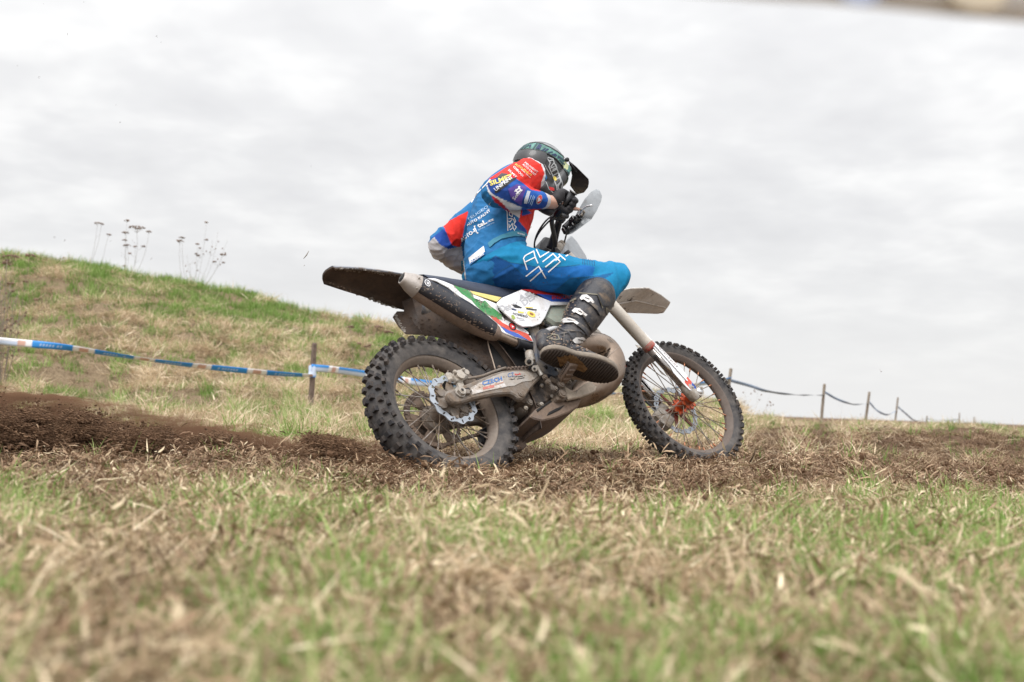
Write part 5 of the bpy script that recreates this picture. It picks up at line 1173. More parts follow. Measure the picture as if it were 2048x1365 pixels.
flecks('mud_crust', z2([(1000, 290), (1300, 400), (1600, 620), (1850, 780)]), 60, 7, .8, m_crust2, PB, sidep, seed=9)
flecks('mud_crust', z3([(120, 330), (300, 400), (480, 440)]), 40, 9, .7, m_crust2, MPB, midp, seed=10)
flecks('mud_crust', ze([(850, 560), (1100, 480), (1400, 420), (1700, 400)]), 50, 4, .8, m_crust2, SWB, swf, seed=11)
flecks('mud_crust', zg([(540, 200), (440, 420), (350, 560), (260, 700)]), 90, 5, 1.3, m_crust2, RBV, bootR, off=.003, seed=12)
flecks('mud_crust', zg([(300, 740), (600, 800), (850, 870)]), 90, 6, 1.2, m_crust2, RBV, bootR, off=.003, seed=13)
ffd = [o for o in fk.children if o.name.startswith('front_fender')][0]
flecks('mud_crust', Zm(3, [(1180, 330), (1300, 320), (1400, 350)]), 60, 9, 1.1, m_dirt, bvh([ffd]), ffd, seed=14) if False else None
flecks('mud_speck', Zm('c', [(300, 500), (700, 560), (1100, 560), (1500, 480)]), 40, 10, .6, m_dirt, TBV, trou, seed=15)
# ================================================================== land
def yhor(px): return 682.5 + FPX * (.0597 + (px - 1024) / FPX * .035)      # level line of sight in the picture
CR = [(-700, 512), (-300, 514), (0, 526), (100, 535), (200, 547), (300, 566), (400, 588), (500, 613), (600, 641), (700, 663), (800, 672), (900, 700), (1000, 728), (1100, 758), (1180, 780), (1240, 795), (1340, 812), (1400, 822), (1480, 836), (1560, 840), (1640, 843), (1840, 851), (2048, 857), (2700, 880)]
CX = np.array([(p[0] - 1024) / FPX for p in CR]); CE = np.array([max(0, (yhor(p[0]) - p[1]) / FPX) for p in CR])
def smooth(t): t = np.clip(t, 0, 1); return t * t * (3 - 2 * t)
_tab = rng.random((4, 64, 64))
def vnoise(x, y, s, k=0):
    x = np.asarray(x) / s + 31.7 * k; y = np.asarray(y) / s + 17.3 * k
    xi = np.floor(x).astype(int); yi = np.floor(y).astype(int); fx = x - xi; fy = y - yi; fx = fx * fx * (3 - 2 * fx); fy = fy * fy * (3 - 2 * fy); t = _tab[k % 4]
    g = lambda a, b_: t[a % 64, b_ % 64]
    return (g(xi, yi) * (1 - fx) + g(xi + 1, yi) * fx) * (1 - fy) + (g(xi, yi + 1) * (1 - fx) + g(xi + 1, yi + 1) * fx) * fy
def fbm(x, y, s, k=0, o=4):
    v = 0; a = .5
    for i in range(o): v = v + a * vnoise(x, y, s / 2 ** i, k + i); a *= .5
    return v / (1 - .5 ** o)
D_C = 22.0
def trackw(x, y):
    """1 inside the torn-up riding line, 0 on the grass: it sweeps in from the left, past the bike and away to the right"""
    near = 2.35 + .25 * np.maximum(-x - .3, 0) + .55 * np.maximum(x - .6, 0) + (fbm(x, y, .8, 2) - .5) * 1.9
    farr = 5.9 + .10 * x + 1.7 * np.maximum(x - .3, 0) + .25 * np.maximum(x, 0) ** 2 + (fbm(x, y, 1.3, 3) - .5) * 1.6
    return smooth((y - near) / .9) * smooth((farr - y) / (.9 + .1 * y) + .5)
def ground(x, y):
    x = np.asarray(x, float); y = np.asarray(y, float); yy = np.maximum(y, .3)
    e_ = np.interp(x / np.maximum(yy, 6), CX, CE)
    zc = e_ * D_C + .25 * (e_ > 0)
    t = (yy - 10.8) / (D_C - 10.8)
    z = np.minimum(zc, zc) * smooth(t) ** 1.0 * np.where(t > 0, 1, 0)
    z = np.where(yy > D_C, zc - .06 * (yy - D_C) * np.minimum(1, zc), z); z = np.maximum(z, np.where(yy > D_C, -.0 * yy, -1e9))
    z = z + (fbm(x, y, 1.6, 0) - .5) * np.clip(yy - 6, 0, 4) * .06 + (fbm(x, y, .7, 2) - .5) * np.clip(yy - 7, 0, 4) * .07
    z = z + np.maximum(vnoise(x, y, .75, 1) - .35, 0) * np.clip(yy - 9, 0, 4) * .045
    z = z + (fbm(x, y, .35, 1) - .5) * .045 * np.clip(yy / 2, .4, 1)
    tr = trackw(x, y)
    z = z + (fbm(x, y, .16, 2) - .5) * .075 * tr + (vnoise(x, y, .45, 3) - .5) * .06 * tr - .012 * tr
    # rear wheel rut and the small bank in front of it
    z = z - .050 * np.exp(-((y - 4.12) / .12) ** 2) * np.exp(-((x + .35) / .55) ** 2)
    z = z + .012 * np.exp(-((y - 3.62) / .22) ** 2) * smooth((1.1 - np.abs(x + .9)) / .6)
    return z
def axis_grid(n, a, b_, pw): return a + (b_ - a) * np.linspace(0, 1, n) ** pw
ang_ = np.linspace(-1.15, 1.15, 520); ds = np.concatenate([axis_grid(430, .35, 30, 1.9), np.geomspace(31, 1500, 26)])
Yg = np.repeat(ds[:, None], len(ang_), 1); Xg = Yg * np.tan(ang_)[None, :] * .85
Zg = ground(Xg, Yg)
far = Yg > 120; Zg = np.where(far, np.minimum(Zg, -.2), Zg)
V = np.stack([Xg, Yg, Zg], 2).reshape(-1, 3); nr, nc = Xg.shape
idx = np.arange(nr * nc).reshape(nr, nc); F = np.stack([idx[:-1, :-1], idx[:-1, 1:], idx[1:, 1:], idx[1:, :-1]], 2).reshape(-1, 4)
me = bpy.data.meshes.new('ground'); me.vertices.add(len(V)); me.vertices.foreach_set('co', V.ravel())
me.loops.add(F.size); me.loops.foreach_set('vertex_index', F.ravel().astype(np.int32)); me.polygons.add(len(F))
me.polygons.foreach_set('loop_start', np.arange(0, F.size, 4, dtype=np.int32)); me.update(calc_edges=True); me.polygons.foreach_set('use_smooth', [True] * len(F))
tw_ = np.maximum(trackw(Xg, Yg), smooth((5.5 - Yg) / 1.5) * .85).ravel(); at = me.attributes.new('track', 'FLOAT', 'POINT'); at.data.foreach_set('value', tw_)
gm = bpy.data.materials.new('soil_and_thatch'); gm.use_nodes = True; t = gm.node_tree; t.nodes.clear(); L = t.links
o_ = N(t, 'ShaderNodeOutputMaterial'); p_ = N(t, 'ShaderNodeBsdfPrincipled', i_Roughness=.95); L.new(p_.outputs[0], o_.inputs[0]); p_.inputs['Specular IOR Level'].default_value = .2
g_ = N(t, 'ShaderNodeTexCoord'); at_ = N(t, 'ShaderNodeAttribute', attribute_name='track')
na = N(t, 'ShaderNodeTexNoise', i_Scale=3.0, i_Detail=10., i_Roughness=.7); nb = N(t, 'ShaderNodeTexNoise', i_Scale=38., i_Detail=6., i_Roughness=.7)
for q in (na, nb): L.new(g_.outputs['Object'], q.inputs[0])
r1 = N(t, 'ShaderNodeValToRGB'); L.new(nb.outputs[0], r1.inputs[0]); r1.color_ramp.elements[0].position = .3; r1.color_ramp.elements[0].color = (.05, .029, .017, 1); r1.color_ramp.elements[1].position = .72; r1.color_ramp.elements[1].color = (.20, .125, .078, 1)
r2 = N(t, 'ShaderNodeValToRGB'); L.new(nb.outputs[0], r2.inputs[0]); r2.color_ramp.elements[0].position = .3; r2.color_ramp.elements[0].color = (.085, .06, .035, 1); r2.color_ramp.elements[1].position = .75; r2.color_ramp.elements[1].color = (.36, .27, .17, 1)
mx_ = N(t, 'ShaderNodeMix', data_type='RGBA'); L.new(r2.outputs[0], mx_.inputs[6]); L.new(r1.outputs[0], mx_.inputs[7])
L.new(M(t, 'ADD', at_.outputs['Fac'], M(t, 'SUBTRACT', na.outputs[0], .5), True), mx_.inputs[0]); L.new(mx_.outputs[2], p_.inputs[0])
bp_ = N(t, 'ShaderNodeBump', i_Strength=1., i_Distance=.02); L.new(nb.outputs[0], bp_.inputs['Height']); L.new(bp_.outputs[0], p_.inputs['Normal'])
me.materials.append(gm)
ground_o = bpy.data.objects.new('ground', me); COL.objects.link(ground_o); prop(ground_o, kind='structure')
# rest of the ground around and behind the camera
V = [(-1700, -1700, -.25), (1700, -1700, -.25), (1700, 1700, -.25), (-1700, 1700, -.25)]
obj('ground_plain', (V, [(0, 1, 2, 3)]), gm, kind='structure', smooth=False)
V = []; n_ = 50
xs_ = np.linspace(-9, 9, 120); ys_ = np.linspace(-7, .42, 60); GX, GY = np.meshgrid(xs_, ys_); GZ = (fbm(GX, GY, .5, 1) - .5) * .05
V = np.stack([GX, GY, GZ - .02], 2).reshape(-1, 3); F = [(i * 120 + j, i * 120 + j + 1, (i + 1) * 120 + j + 1, (i + 1) * 120 + j) for i in range(59) for j in range(119)]
obj('ground_behind', (V, F), gm, kind='structure')

# ------------------------------------------------------------------ grass, thatch, soil crumbs: tufts scattered by geometry nodes
def grassmat(name, c0, c1, c2, trans=.25, rough=.7):
    m = bpy.data.materials.new(name); m.use_nodes = True; t = m.node_tree; t.nodes.clear(); L = t.links
    o = N(t, 'ShaderNodeOutputMaterial'); p = N(t, 'ShaderNodeBsdfPrincipled', i_Roughness=rough); p.inputs['Specular IOR Level'].default_value = .25
    at = N(t, 'ShaderNodeAttribute', attribute_name='rnd', attribute_type='INSTANCER'); at2 = N(t, 'ShaderNodeAttribute', attribute_name='bl')
    r = N(t, 'ShaderNodeValToRGB'); e = r.color_ramp.elements; e[0].color = (*c0, 1); e[1].color = (*c2, 1); k = e.new(.5); k.color = (*c1, 1)
    L.new(M(t, 'ADD', M(t, 'MULTIPLY', at.outputs['Fac'], .62), M(t, 'MULTIPLY', at2.outputs['Fac'], .38)), r.inputs[0]); L.new(r.outputs[0], p.inputs[0])
    tr = N(t, 'ShaderNodeBsdfTranslucent'); L.new(r.outputs[0], tr.inputs[0]); mx = N(t, 'ShaderNodeMixShader'); mx.inputs[0].default_value = trans
    L.new(p.outputs[0], mx.inputs[1]); L.new(tr.outputs[0], mx.inputs[2]); L.new(mx.outputs[0], o.inputs[0]); return m
m_gr = grassmat('green_grass', (.045, .105, .022), (.175, .295, .06), (.50, .60, .24), .38)
m_dry = grassmat('dry_grass', (.10, .066, .04), (.52, .39, .245), (1., .87, .65), .28)
m_chip = grassmat('straw_bits', (.075, .046, .028), (.36, .26, .155), (1., .86, .60), .15)
m_chip2 = grassmat('brown_straw_bits', (.062, .033, .018), (.175, .102, .057), (.54, .39, .25), .1)
m_clod = grassmat('soil_crumb', (.05, .027, .015), (.115, .064, .036), (.22, .135, .08), 0., .95)
R_ = random.Random(3)
def blade(V, F, B, base, az, tilt, L_, w, curl, segs=4, bl=0.5, twist=0.):
    d = np.array([math.cos(az), math.sin(az), 0]); s = np.array([-d[1], d[0], 0]); p = np.array(base, float); th = tilt; k0 = len(V)
    for i in range(segs + 1):
        f = i / segs; ww = w * (1 - f ** 1.8) if f < 1 else 0; sd_ = s * math.cos(twist * f) + np.array([0, 0, 1]) * math.sin(twist * f)
        if i < segs: V.append(p - sd_ * ww / 2); V.append(p + sd_ * ww / 2); B += [bl, bl]
        else: V.append(p.copy()); B.append(bl)
        p = p + (d * math.sin(th) + np.array([0, 0, 1]) * math.cos(th)) * L_ / segs; th += curl / segs
    for i in range(segs - 1): F.append((k0 + 2 * i, k0 + 2 * i + 1, k0 + 2 * i + 3, k0 + 2 * i + 2))
    F.append((k0 + 2 * segs - 2, k0 + 2 * segs - 1, k0 + 2 * segs))
def mktuft(name, kind, mt):
    V, F, B = [], [], []
    if kind == 'green':
        for _ in range(11): blade(V, F, B, (R_.gauss(0, .012), R_.gauss(0, .012), -.01), R_.uniform(0, 7), R_.uniform(.05, .5), R_.uniform(.035, .095), R_.uniform(.0022, .0045), R_.uniform(.1, 1.2), 4, R_.random())
    elif kind == 'dry':
        for _ in range(17): blade(V, F, B, (R_.gauss(0, .03), R_.gauss(0, .03), R_.uniform(-.005, .02)), R_.uniform(0, 7), R_.uniform(.75, 1.6), R_.uniform(.04, .12), R_.uniform(.0016, .0048), R_.uniform(-1.4, 2.2), 6, R_.random(), R_.uniform(-2.5, 2.5))
    elif kind == 'broad':
        for _ in range(7): blade(V, F, B, (R_.gauss(0, .02), R_.gauss(0, .02), R_.uniform(0, .02)), R_.uniform(0, 7), R_.uniform(.8, 1.6), R_.uniform(.04, .10), R_.uniform(.004, .0095), R_.uniform(-1.2, 2.4), 5, R_.random(), R_.uniform(-2, 2))
    elif kind == 'chip':
        for _ in range(20):
            a = R_.uniform(0, 7); L_ = R_.uniform(.012, .058); w = R_.uniform(.0018, .0056); c = np.array([R_.gauss(0, .045), R_.gauss(0, .045), R_.uniform(.0, .022)]); d = np.array([math.cos(a), math.sin(a), R_.uniform(-.5, .5)]); s = np.array([-math.sin(a), math.cos(a), R_.uniform(-.5, .5)]); k = len(V)
            up_ = np.array([0, 0, 1.]) * L_ * R_.uniform(-.12, .22); q = R_.uniform(.15, .5)
            V += [c - d * L_ / 2, c - d * L_ * .2 - s * w * .5 + up_, c - d * L_ * .2 + s * w * .5 + up_, c + d * L_ * .22 - s * w * .42 + up_, c + d * L_ * .22 + s * w * .42 + up_, c + d * L_ / 2 + s * w * q]
            F += [(k, k + 1, k + 2), (k + 1, k + 3, k + 4, k + 2), (k + 3, k + 5, k + 4)]; B += [R_.random()] * 6
    elif kind == 'clod':
        for _ in range(5):
            c = np.array([R_.gauss(0, .03), R_.gauss(0, .03), R_.uniform(-.004, .008)]); r = R_.uniform(.004, .013); k = len(V)
            t_ = (1 + 5 ** .5) / 2; ico = [(-1, t_, 0), (1, t_, 0), (-1, -t_, 0), (1, -t_, 0), (0, -1, t_), (0, 1, t_), (0, -1, -t_), (0, 1, -t_), (t_, 0, -1), (t_, 0, 1), (-t_, 0, -1), (-t_, 0, 1)]
            for q in ico: V.append(c + np.array(q) * r / 1.9 * np.array([R_.uniform(.6, 1.4), R_.uniform(.6, 1.4), R_.uniform(.5, 1.1)])); B.append(R_.random() * .3 + .2)
            F += [tuple(k + j for j in f) for f in [(0, 11, 5), (0, 5, 1), (0, 1, 7), (0, 7, 10), (0, 10, 11), (1, 5, 9), (5, 11, 4), (11, 10, 2), (10, 7, 6), (7, 1, 8), (3, 9, 4), (3, 4, 2), (3, 2, 6), (3, 6, 8), (3, 8, 9), (4, 9, 5), (2, 4, 11), (6, 2, 10), (8, 6, 7), (9, 8, 1)]]
    me = mkmesh(name, V, F, mt, smooth=kind != 'clod'); a = me.attributes.new('bl', 'FLOAT', 'POINT'); a.data.foreach_set('value', np.array(B, dtype=np.float32)); return me
def scatter(name, meshes, P, scale, rot, kind='stuff', rn=None):
    """one object: instances of the tufts at points P"""
    col = bpy.data.collections.new(name + '_set')
    for i, m in enumerate(meshes): o = bpy.data.objects.new(m.name, m); col.objects.link(o)
    me = bpy.data.meshes.new(name); me.vertices.add(len(P)); me.vertices.foreach_set('co', np.asarray(P, np.float32).ravel())
    for nm_, dt, arr in (('scl', 'FLOAT_VECTOR', scale), ('rot', 'FLOAT_VECTOR', rot), ('rnd', 'FLOAT', rng.random(len(P)) if rn is None else rn), ('idx', 'INT', rng.integers(0, len(meshes), len(P)))):
        a = me.attributes.new(nm_, dt, 'POINT'); a.data.foreach_set('vector' if dt == 'FLOAT_VECTOR' else 'value', np.asarray(arr, np.int32 if dt == 'INT' else np.float32).ravel())
    o = bpy.data.objects.new(name, me); COL.objects.link(o)
    ng = bpy.data.node_groups.new(name + '_nodes', 'GeometryNodeTree')
    ng.interface.new_socket('Geometry', in_out='INPUT', socket_type='NodeSocketGeometry'); ng.interface.new_socket('Geometry', in_out='OUTPUT', socket_type='NodeSocketGeometry')
    gi = ng.nodes.new('NodeGroupInput'); go = ng.nodes.new('NodeGroupOutput'); ip = ng.nodes.new('GeometryNodeInstanceOnPoints'); ci = ng.nodes.new('GeometryNodeCollectionInfo')
    ci.inputs['Collection'].default_value = col; ci.inputs['Separate Children'].default_value = True; ci.inputs['Reset Children'].default_value = True
    ip.inputs['Pick Instance'].default_value = True
    def na_(n, t): q = ng.nodes.new('GeometryNodeInputNamedAttribute'); q.data_type = t; q.inputs[0].default_value = n; return q.outputs[0]
    lk = ng.links.new; lk(gi.outputs[0], ip.inputs['Points']); lk(ci.outputs[0], ip.inputs['Instance']); lk(na_('idx', 'INT'), ip.inputs['Instance Index'])
    lk(na_('rot', 'FLOAT_VECTOR'), ip.inputs['Rotation']); lk(na_('scl', 'FLOAT_VECTOR'), ip.inputs['Scale']); lk(ip.outputs[0], go.inputs[0])
    md = o.modifiers.new('scatter', 'NODES'); md.node_group = ng
    return prop(o, kind=kind)
def field(n, d0, d1, pw=1.0, half=.62):
    """points in the wedge before the camera; pw<1 puts more of them near"""
    u = rng.random(n); d = (d0 ** pw + u * (d1 ** pw - d0 ** pw)) ** (1 / pw); x = d * rng.uniform(-half, half, n) + rng.uniform(-.3, .3, n); return x, d
def put(name, meshes, n, d0, d1, dens, s0, s1, pw, dz=0., tilt=.15, grow=0.0, half=.62, zs=1.0, clump=.6, bias=.55):
    x, d = field(n, d0, d1, pw, half); k = rng.random(n) < dens(x, d); x, d = x[k], d[k]; z = ground(x, d) + dz
    P = np.stack([x, d, z], 1); m = len(P); cs = np.clip(d / 14, .35, 1.2)
    pn = np.clip((vnoise(x / cs, d / cs, .22, 1) * .6 + vnoise(x / cs, d / cs, .09, 2) * .4 - .5) * 1.9 + .5, 0, 1)
    s = rng.uniform(s0, s1, m) * (1 + grow * np.clip(d - 5, 0, 25)) * (1 - clump * .5 + clump * pn)
    rot = np.stack([rng.normal(0, tilt, m), rng.normal(0, tilt, m), rng.uniform(0, 6.28, m)], 1)
    sc = np.stack([s, s, s * zs], 1)
    rn = np.clip(bias * pn + (1 - bias) * rng.random(m), 0, 1)
    return scatter(name, meshes, P, sc, rot, rn=rn)
gset = [mktuft('green_tuft', 'green', m_gr) for _ in range(6)]; dset = [mktuft('dry_tuft', 'dry', m_dry) for _ in range(7)]
bset = [mktuft('broad_leaf_tuft', 'broad', m_dry) for _ in range(6)]; cset = [mktuft('straw_bit', 'chip', m_chip) for _ in range(6)]; c2set = [mktuft('brown_straw_bit', 'chip', m_chip2) for _ in range(6)]; kset = [mktuft('soil_crumb', 'clod', m_clod) for _ in range(5)]
def greenness(x, d):
    """patches of green: more towards the hill top and in the foreground corners, little on the track"""
    u = x / d; e_ = np.interp(u, CX, CE); hill = smooth((d - 15) / 4) * np.clip(e_ * 14, 0, 1)
    p = fbm(x, d, .9, 1) * .45 + vnoise(x, d, .16, 1) * .55; base = smooth((p - .42) / .16)
    fg = smooth((3.9 - d) / 1.2) * .55 + .38 * (d > 6)
    right = smooth((u - .18) / .15) * smooth((4.9 - d) / 1.2) * .35
    return np.clip(base * (fg + right) + hill * smooth((fbm(x, d, 2.2, 3) * .6 + vnoise(x, d, .5, 2) * .4 - .40) / .16) * 1.0 + .09 + smooth((d - 8) / 3) * base * .22, 0, 1)
tk = lambda x, d: trackw(x, d)
def bald(x, d, s_=.25, lo=.36): return smooth((vnoise(x, d, s_, 3) * .6 + vnoise(x, d, s_ * .4, 2) * .4 - lo) / .15)
put('grass_near', gset, 40000, .62, 6.5, lambda x, d: greenness(x, d) * (1 - .90 * tk(x, d)), .45, 1.2, 1.2, -.006, clump=.9)
put('grass_far', gset, 90000, 6.0, 30, lambda x, d: np.clip(greenness(x, d) * 1.15 * (.25 + .75 * bald(x + 9, d, .5, .33)) * (1 - .85 * tk(x, d)), 0, 1), .9, 2.3, 1.7, -.005, grow=.02)
put('dry_grass_near', dset, 26000, .6, 7, lambda x, d: (1 - .93 * tk(x, d)) * (.12 + .88 * bald(x, d, .16)) * (.95 + .0 * d), .5, 1.2, 1.3, 0, zs=.7)
put('broad_dry_leaves', bset, 13000, .6, 4.5, lambda x, d: (1 - .85 * tk(x, d)) * (.6 + .4 * smooth((2.2 - d) / 1)), .40, .95, 1.15, 0, .3, zs=.6)
put('dry_grass_far', dset, 150000, 6.5, 30, lambda x, d: np.clip((1 - .88 * tk(x, d)) * (1.05 - .85 * greenness(x, d)) * (.03 + .97 * bald(x, d, .7, .40)), 0, 1), .75, 1.7, 1.65, 0, grow=.03, clump=.9)
put('straw_litter', cset, 100000, .6, 14, lambda x, d: .22 * (1 - .75 * tk(x, d)) + .6 * smooth((4.2 - d) / 1.2) * (1 - .70 * tk(x, d)) + .05 * tk(x, d) * bald(x, d, .3, .25), .4, 1.0, 1.1, .002, .3)
put('torn_thatch', c2set, 80000, .8, 15, lambda x, d: (.22 + .65 * tk(x, d)) * (.35 + .65 * bald(x, d, .3, .30)), .4, 1.05, 1.1, .004, .35)
put('soil_crumbs', kset, 80000, 1.2, 14, lambda x, d: .02 + .95 * tk(x, d) * (1.1 - .7 * bald(x, d, .3, .40)), .2, .80, 1.05, .002, .5, clump=1.0)
# ================================================================== fence line, tape, weeds, thrown soil
m_wood = mat('weathered_stake', (.17, .125, .10), .85, var=.35, bump=.6, bscale=50)
m_wood2 = mat('pale_stake', (.30, .25, .20), .85, var=.3, bump=.5)
m_tape = mat('printed_tape', (1, 1, 1), .35, attr='Col', var=.05)
def stake(top, bot, d, w, label, mt=m_wood):
    a = WU(*bot, d); z0 = float(ground(a[0], a[1])) - .05; b_ = WU(*top, d)
    a = a + (a - b_) * 0; a[2] = min(a[2], z0)
    P = [a + (b_ - a) * t for t in (0, .25, .5, .8, .985, 1)]
    V, F = tube(P, [w, w * .97, w * 1.0, w * .95, w * .92, w * .6], 4); V = V + np.array([[random.uniform(-1, 1) * w * .06 for _ in range(3)] for _ in V])
    return obj('fence_stake', (V, F), mt, smooth=False, label=label, cat='stake', group='wooden stakes along the tape')
stake((629, 686), (620, 832), 12.2, .032, 'brown wooden stake tied with the twisted tape, left of the rear wheel')
stake((1462, 737), (1450, 834), 18.0, .030, 'wooden stake just right of the front wheel, tallest against the sky', m_wood2)
stake((1649, 768), (1641, 840), 25.0, .036, 'second stake from the front wheel, between two sagging tapes', m_wood2)
stake((1739, 784), (1729, 845), 29.5, .038, 'third stake right of the front wheel on the level horizon', m_wood2)
stake((1796, 795), (1789, 848), 34.0, .030, 'fourth thin stake with tape dropping steeply to its right', m_wood2)
stake((1854, 832), (1853, 850), 60.0, .04, 'tiny far stake at the left end of the flat distant tape', m_wood2)
stake((1919, 826), (1918, 851), 58.0, .035, 'tiny far stake with a short steep piece of tape', m_wood2)
stake((1948, 834), (1948, 852), 66.0, .035, 'farthest faint stake near the right edge of the horizon', m_wood2)
o = stake((-6, 552), (2, 606), 12.0, .03, 'white painted stake cut off by the left picture edge', mat('white_painted_wood', (.62, .62, .62), .6, var=.15))
BL, WH, PB_, RD = (.03, .27, .72), (.88, .87, .89), (.62, .72, .90), (.66, .40, .32)
def tape(pts, label, w=.036, phase=0., per=.60, split=False, fade=0., mt=m_tape, dark=False):
    """pts: (px, py, distance, roll in degrees); printed plastic tape, thin but solid"""
    Q_ = spline(np.array([[*WU(p[0], p[1], p[2]), p[3]] for p in pts]), max(24, len(pts) * 14)); L_ = np.concatenate([[0], np.cumsum(np.linalg.norm(np.diff(Q_[:, :3], axis=0), axis=1))])
    n = min(900, int(L_[-1] / .015) + 2); s = np.linspace(0, L_[-1], n); C = np.stack([np.interp(s, L_, Q_[:, k]) for k in range(4)], 1)
    T_ = np.gradient(C[:, :3], axis=0); V = []; COLS = []; m = 5
    for i in range(n):
        t = unit(T_[i]); u = unit(np.array([0, 0, 1]) - t * t[2]); v = np.cross(t, u); a = math.radians(C[i, 3]) + .25 * math.sin(s[i] * 3.1); d = u * math.cos(a) + v * math.sin(a); nn = np.cross(t, d)
        for j in range(m):
            f = j / (m - 1) * 2 - 1; V.append(C[i, :3] + d * w * f + nn * .004 * (1 - f * f))
            ph = ((s[i] + phase) % per) / per
            if split: c = (BL if f > 0 else PB_) if not (.36 < ph < .62) else (RD if .44 < ph < .54 and abs(f) < .6 else WH)
            else:
                c = (PB_ if f < .2 else WH) if i < .30 * n and phase > .3 else BL if ph < .66 else (RD if .76 < ph < .9 and abs(f) < .7 else WH)
                if ph < .66 and abs(f) < .3 and (s[i] * 31 % 1) < .45 and .12 < ph < .5: c = PB_
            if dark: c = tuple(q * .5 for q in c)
            COLS.append((*c, 1))
    k0 = len(V); V = np.array(V); V2 = V + np.array([0, .0008, 0]); F = []
    for i in range(n - 1):
        for j in range(m - 1):
            q = (i * m + j, i * m + j + 1, (i + 1) * m + j + 1, (i + 1) * m + j); F.append(q)
    o = obj('barrier_tape', (V, F), mt, label=label, cat='tape', group='printed barrier tape between the stakes')
    at = o.data.color_attributes.new('Col', 'FLOAT_COLOR', 'POINT'); at.data.foreach_set('color', np.array(COLS).ravel())
    md = o.modifiers.new('thickness', 'SOLIDIFY'); md.thickness = .0008; return o
tape([(-260, 655, 10.6, 20), (-60, 673, 10.9, 40), (0, 682, 11, 20), (60, 688, 11.1, 10), (139, 696, 11.2, 45), (250, 713, 11.4, 50), (350, 727, 11.6, 52), (450, 738, 11.9, 50), (560, 748, 12.1, 52), (626, 752, 12.15, 50)], 'blue and white twisted tape running from the left edge to the brown stake', phase=.36)
tape([(622, 736, 12.15, 5), (660, 739, 12.3, 8), (720, 747, 12.7, 10), (800, 760, 13.2, 12), (860, 768, 13.6, 18), (960, 778, 14.2, 40), (1100, 787, 15.3, 70), (1240, 788, 16.4, 72), (1340, 778, 17.2, 60), (1461, 758, 18.0, 40)], 'blue and white tape passing behind the rear wheel spokes', w=.040, split=True, phase=.0)
K = [lathe([(.048, -.05), (.052, -.02), (.046, .01), (.050, .045)], 14)]
V, F = lathe([(.040, -.052), (.046, -.030), (.041, .0), (.046, .030), (.040, .050)], 12)
V = V[:, [0, 2, 1]] * np.array([1, 1, 1.3]) + WU(625, 743, 12.2); o = obj('tape_knot', (V, F), m_tape, label='crumpled pale tape wound round the brown stake', cat='tape knot')
at = o.data.color_attributes.new('Col', 'FLOAT_COLOR', 'POINT'); at.data.foreach_set('color', np.array([(*((BL) if v[2] < WU(625, 752, 12.2)[2] else PB_), 1) for v in V]).ravel())
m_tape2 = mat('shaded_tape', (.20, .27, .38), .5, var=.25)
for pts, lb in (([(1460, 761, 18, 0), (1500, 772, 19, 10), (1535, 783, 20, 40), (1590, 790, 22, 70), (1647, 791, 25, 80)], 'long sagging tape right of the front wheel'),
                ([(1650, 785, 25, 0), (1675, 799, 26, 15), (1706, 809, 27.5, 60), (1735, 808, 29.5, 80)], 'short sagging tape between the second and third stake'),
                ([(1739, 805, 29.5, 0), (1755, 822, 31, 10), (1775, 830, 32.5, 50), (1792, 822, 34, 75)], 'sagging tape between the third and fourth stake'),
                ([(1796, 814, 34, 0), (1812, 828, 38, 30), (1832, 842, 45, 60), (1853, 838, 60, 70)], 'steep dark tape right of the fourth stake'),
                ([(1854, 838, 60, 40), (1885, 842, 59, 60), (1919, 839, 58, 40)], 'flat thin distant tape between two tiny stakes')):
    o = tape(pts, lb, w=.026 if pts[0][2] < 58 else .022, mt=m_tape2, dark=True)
# the tape passing close over the camera, out of focus in the upper right corner
m_near = mat('near_tape_plastic', (.93, .93, .95), .5, var=.02)
def nt_tape():
    P = [(900, -260, .40), (1480, -165, .50), (1700, -140, .53), (2048, -98, .56), (2300, -70, .60), (2700, -10, .66)]
    C = spline(np.array([WU(*p) for p in P]), 80); T_ = np.gradient(C, axis=0); V = []; m = 5
    for i in range(80):
        t = unit(T_[i]); u = unit(np.array([0, -.25, 1]) - t * (np.array([0, -.25, 1]) @ t))
        for j in range(m): V.append(C[i] + u * .0355 * (j / 2 - 1))
    F = [(i * m + j, i * m + j + 1, (i + 1) * m + j + 1, (i + 1) * m + j) for i in range(79) for j in range(m - 1)]
    o = obj('barrier_tape', (np.array(V), F), m_near, label='blurred pale tape close overhead in the upper right corner', cat='tape')
    md = o.modifiers.new('thickness', 'SOLIDIFY'); md.thickness = .0006; md.offset = 1
    for (px, py, r_, mt, nm) in ((1722, -20, .0075, mat('tape_blue', (.45, .52, .72), .5), 'printed_mark'), (1957, -14, .010, mat('tape_brown', (.66, .57, .44), .5), 'printed_mark')):
        d = np.interp(px, [p[0] for p in P], [p[2] for p in P]) - .004; c = WU(px, py, d)
        V, F = ellip(c, (np.array([1, 0, 0]), np.array([0, 1, 0]), np.array([0, 0, 1])), (r_ * 1.5, .0006, r_), 16, 8); obj(nm, (V, F), mt, o)
    return o
nt_tape()
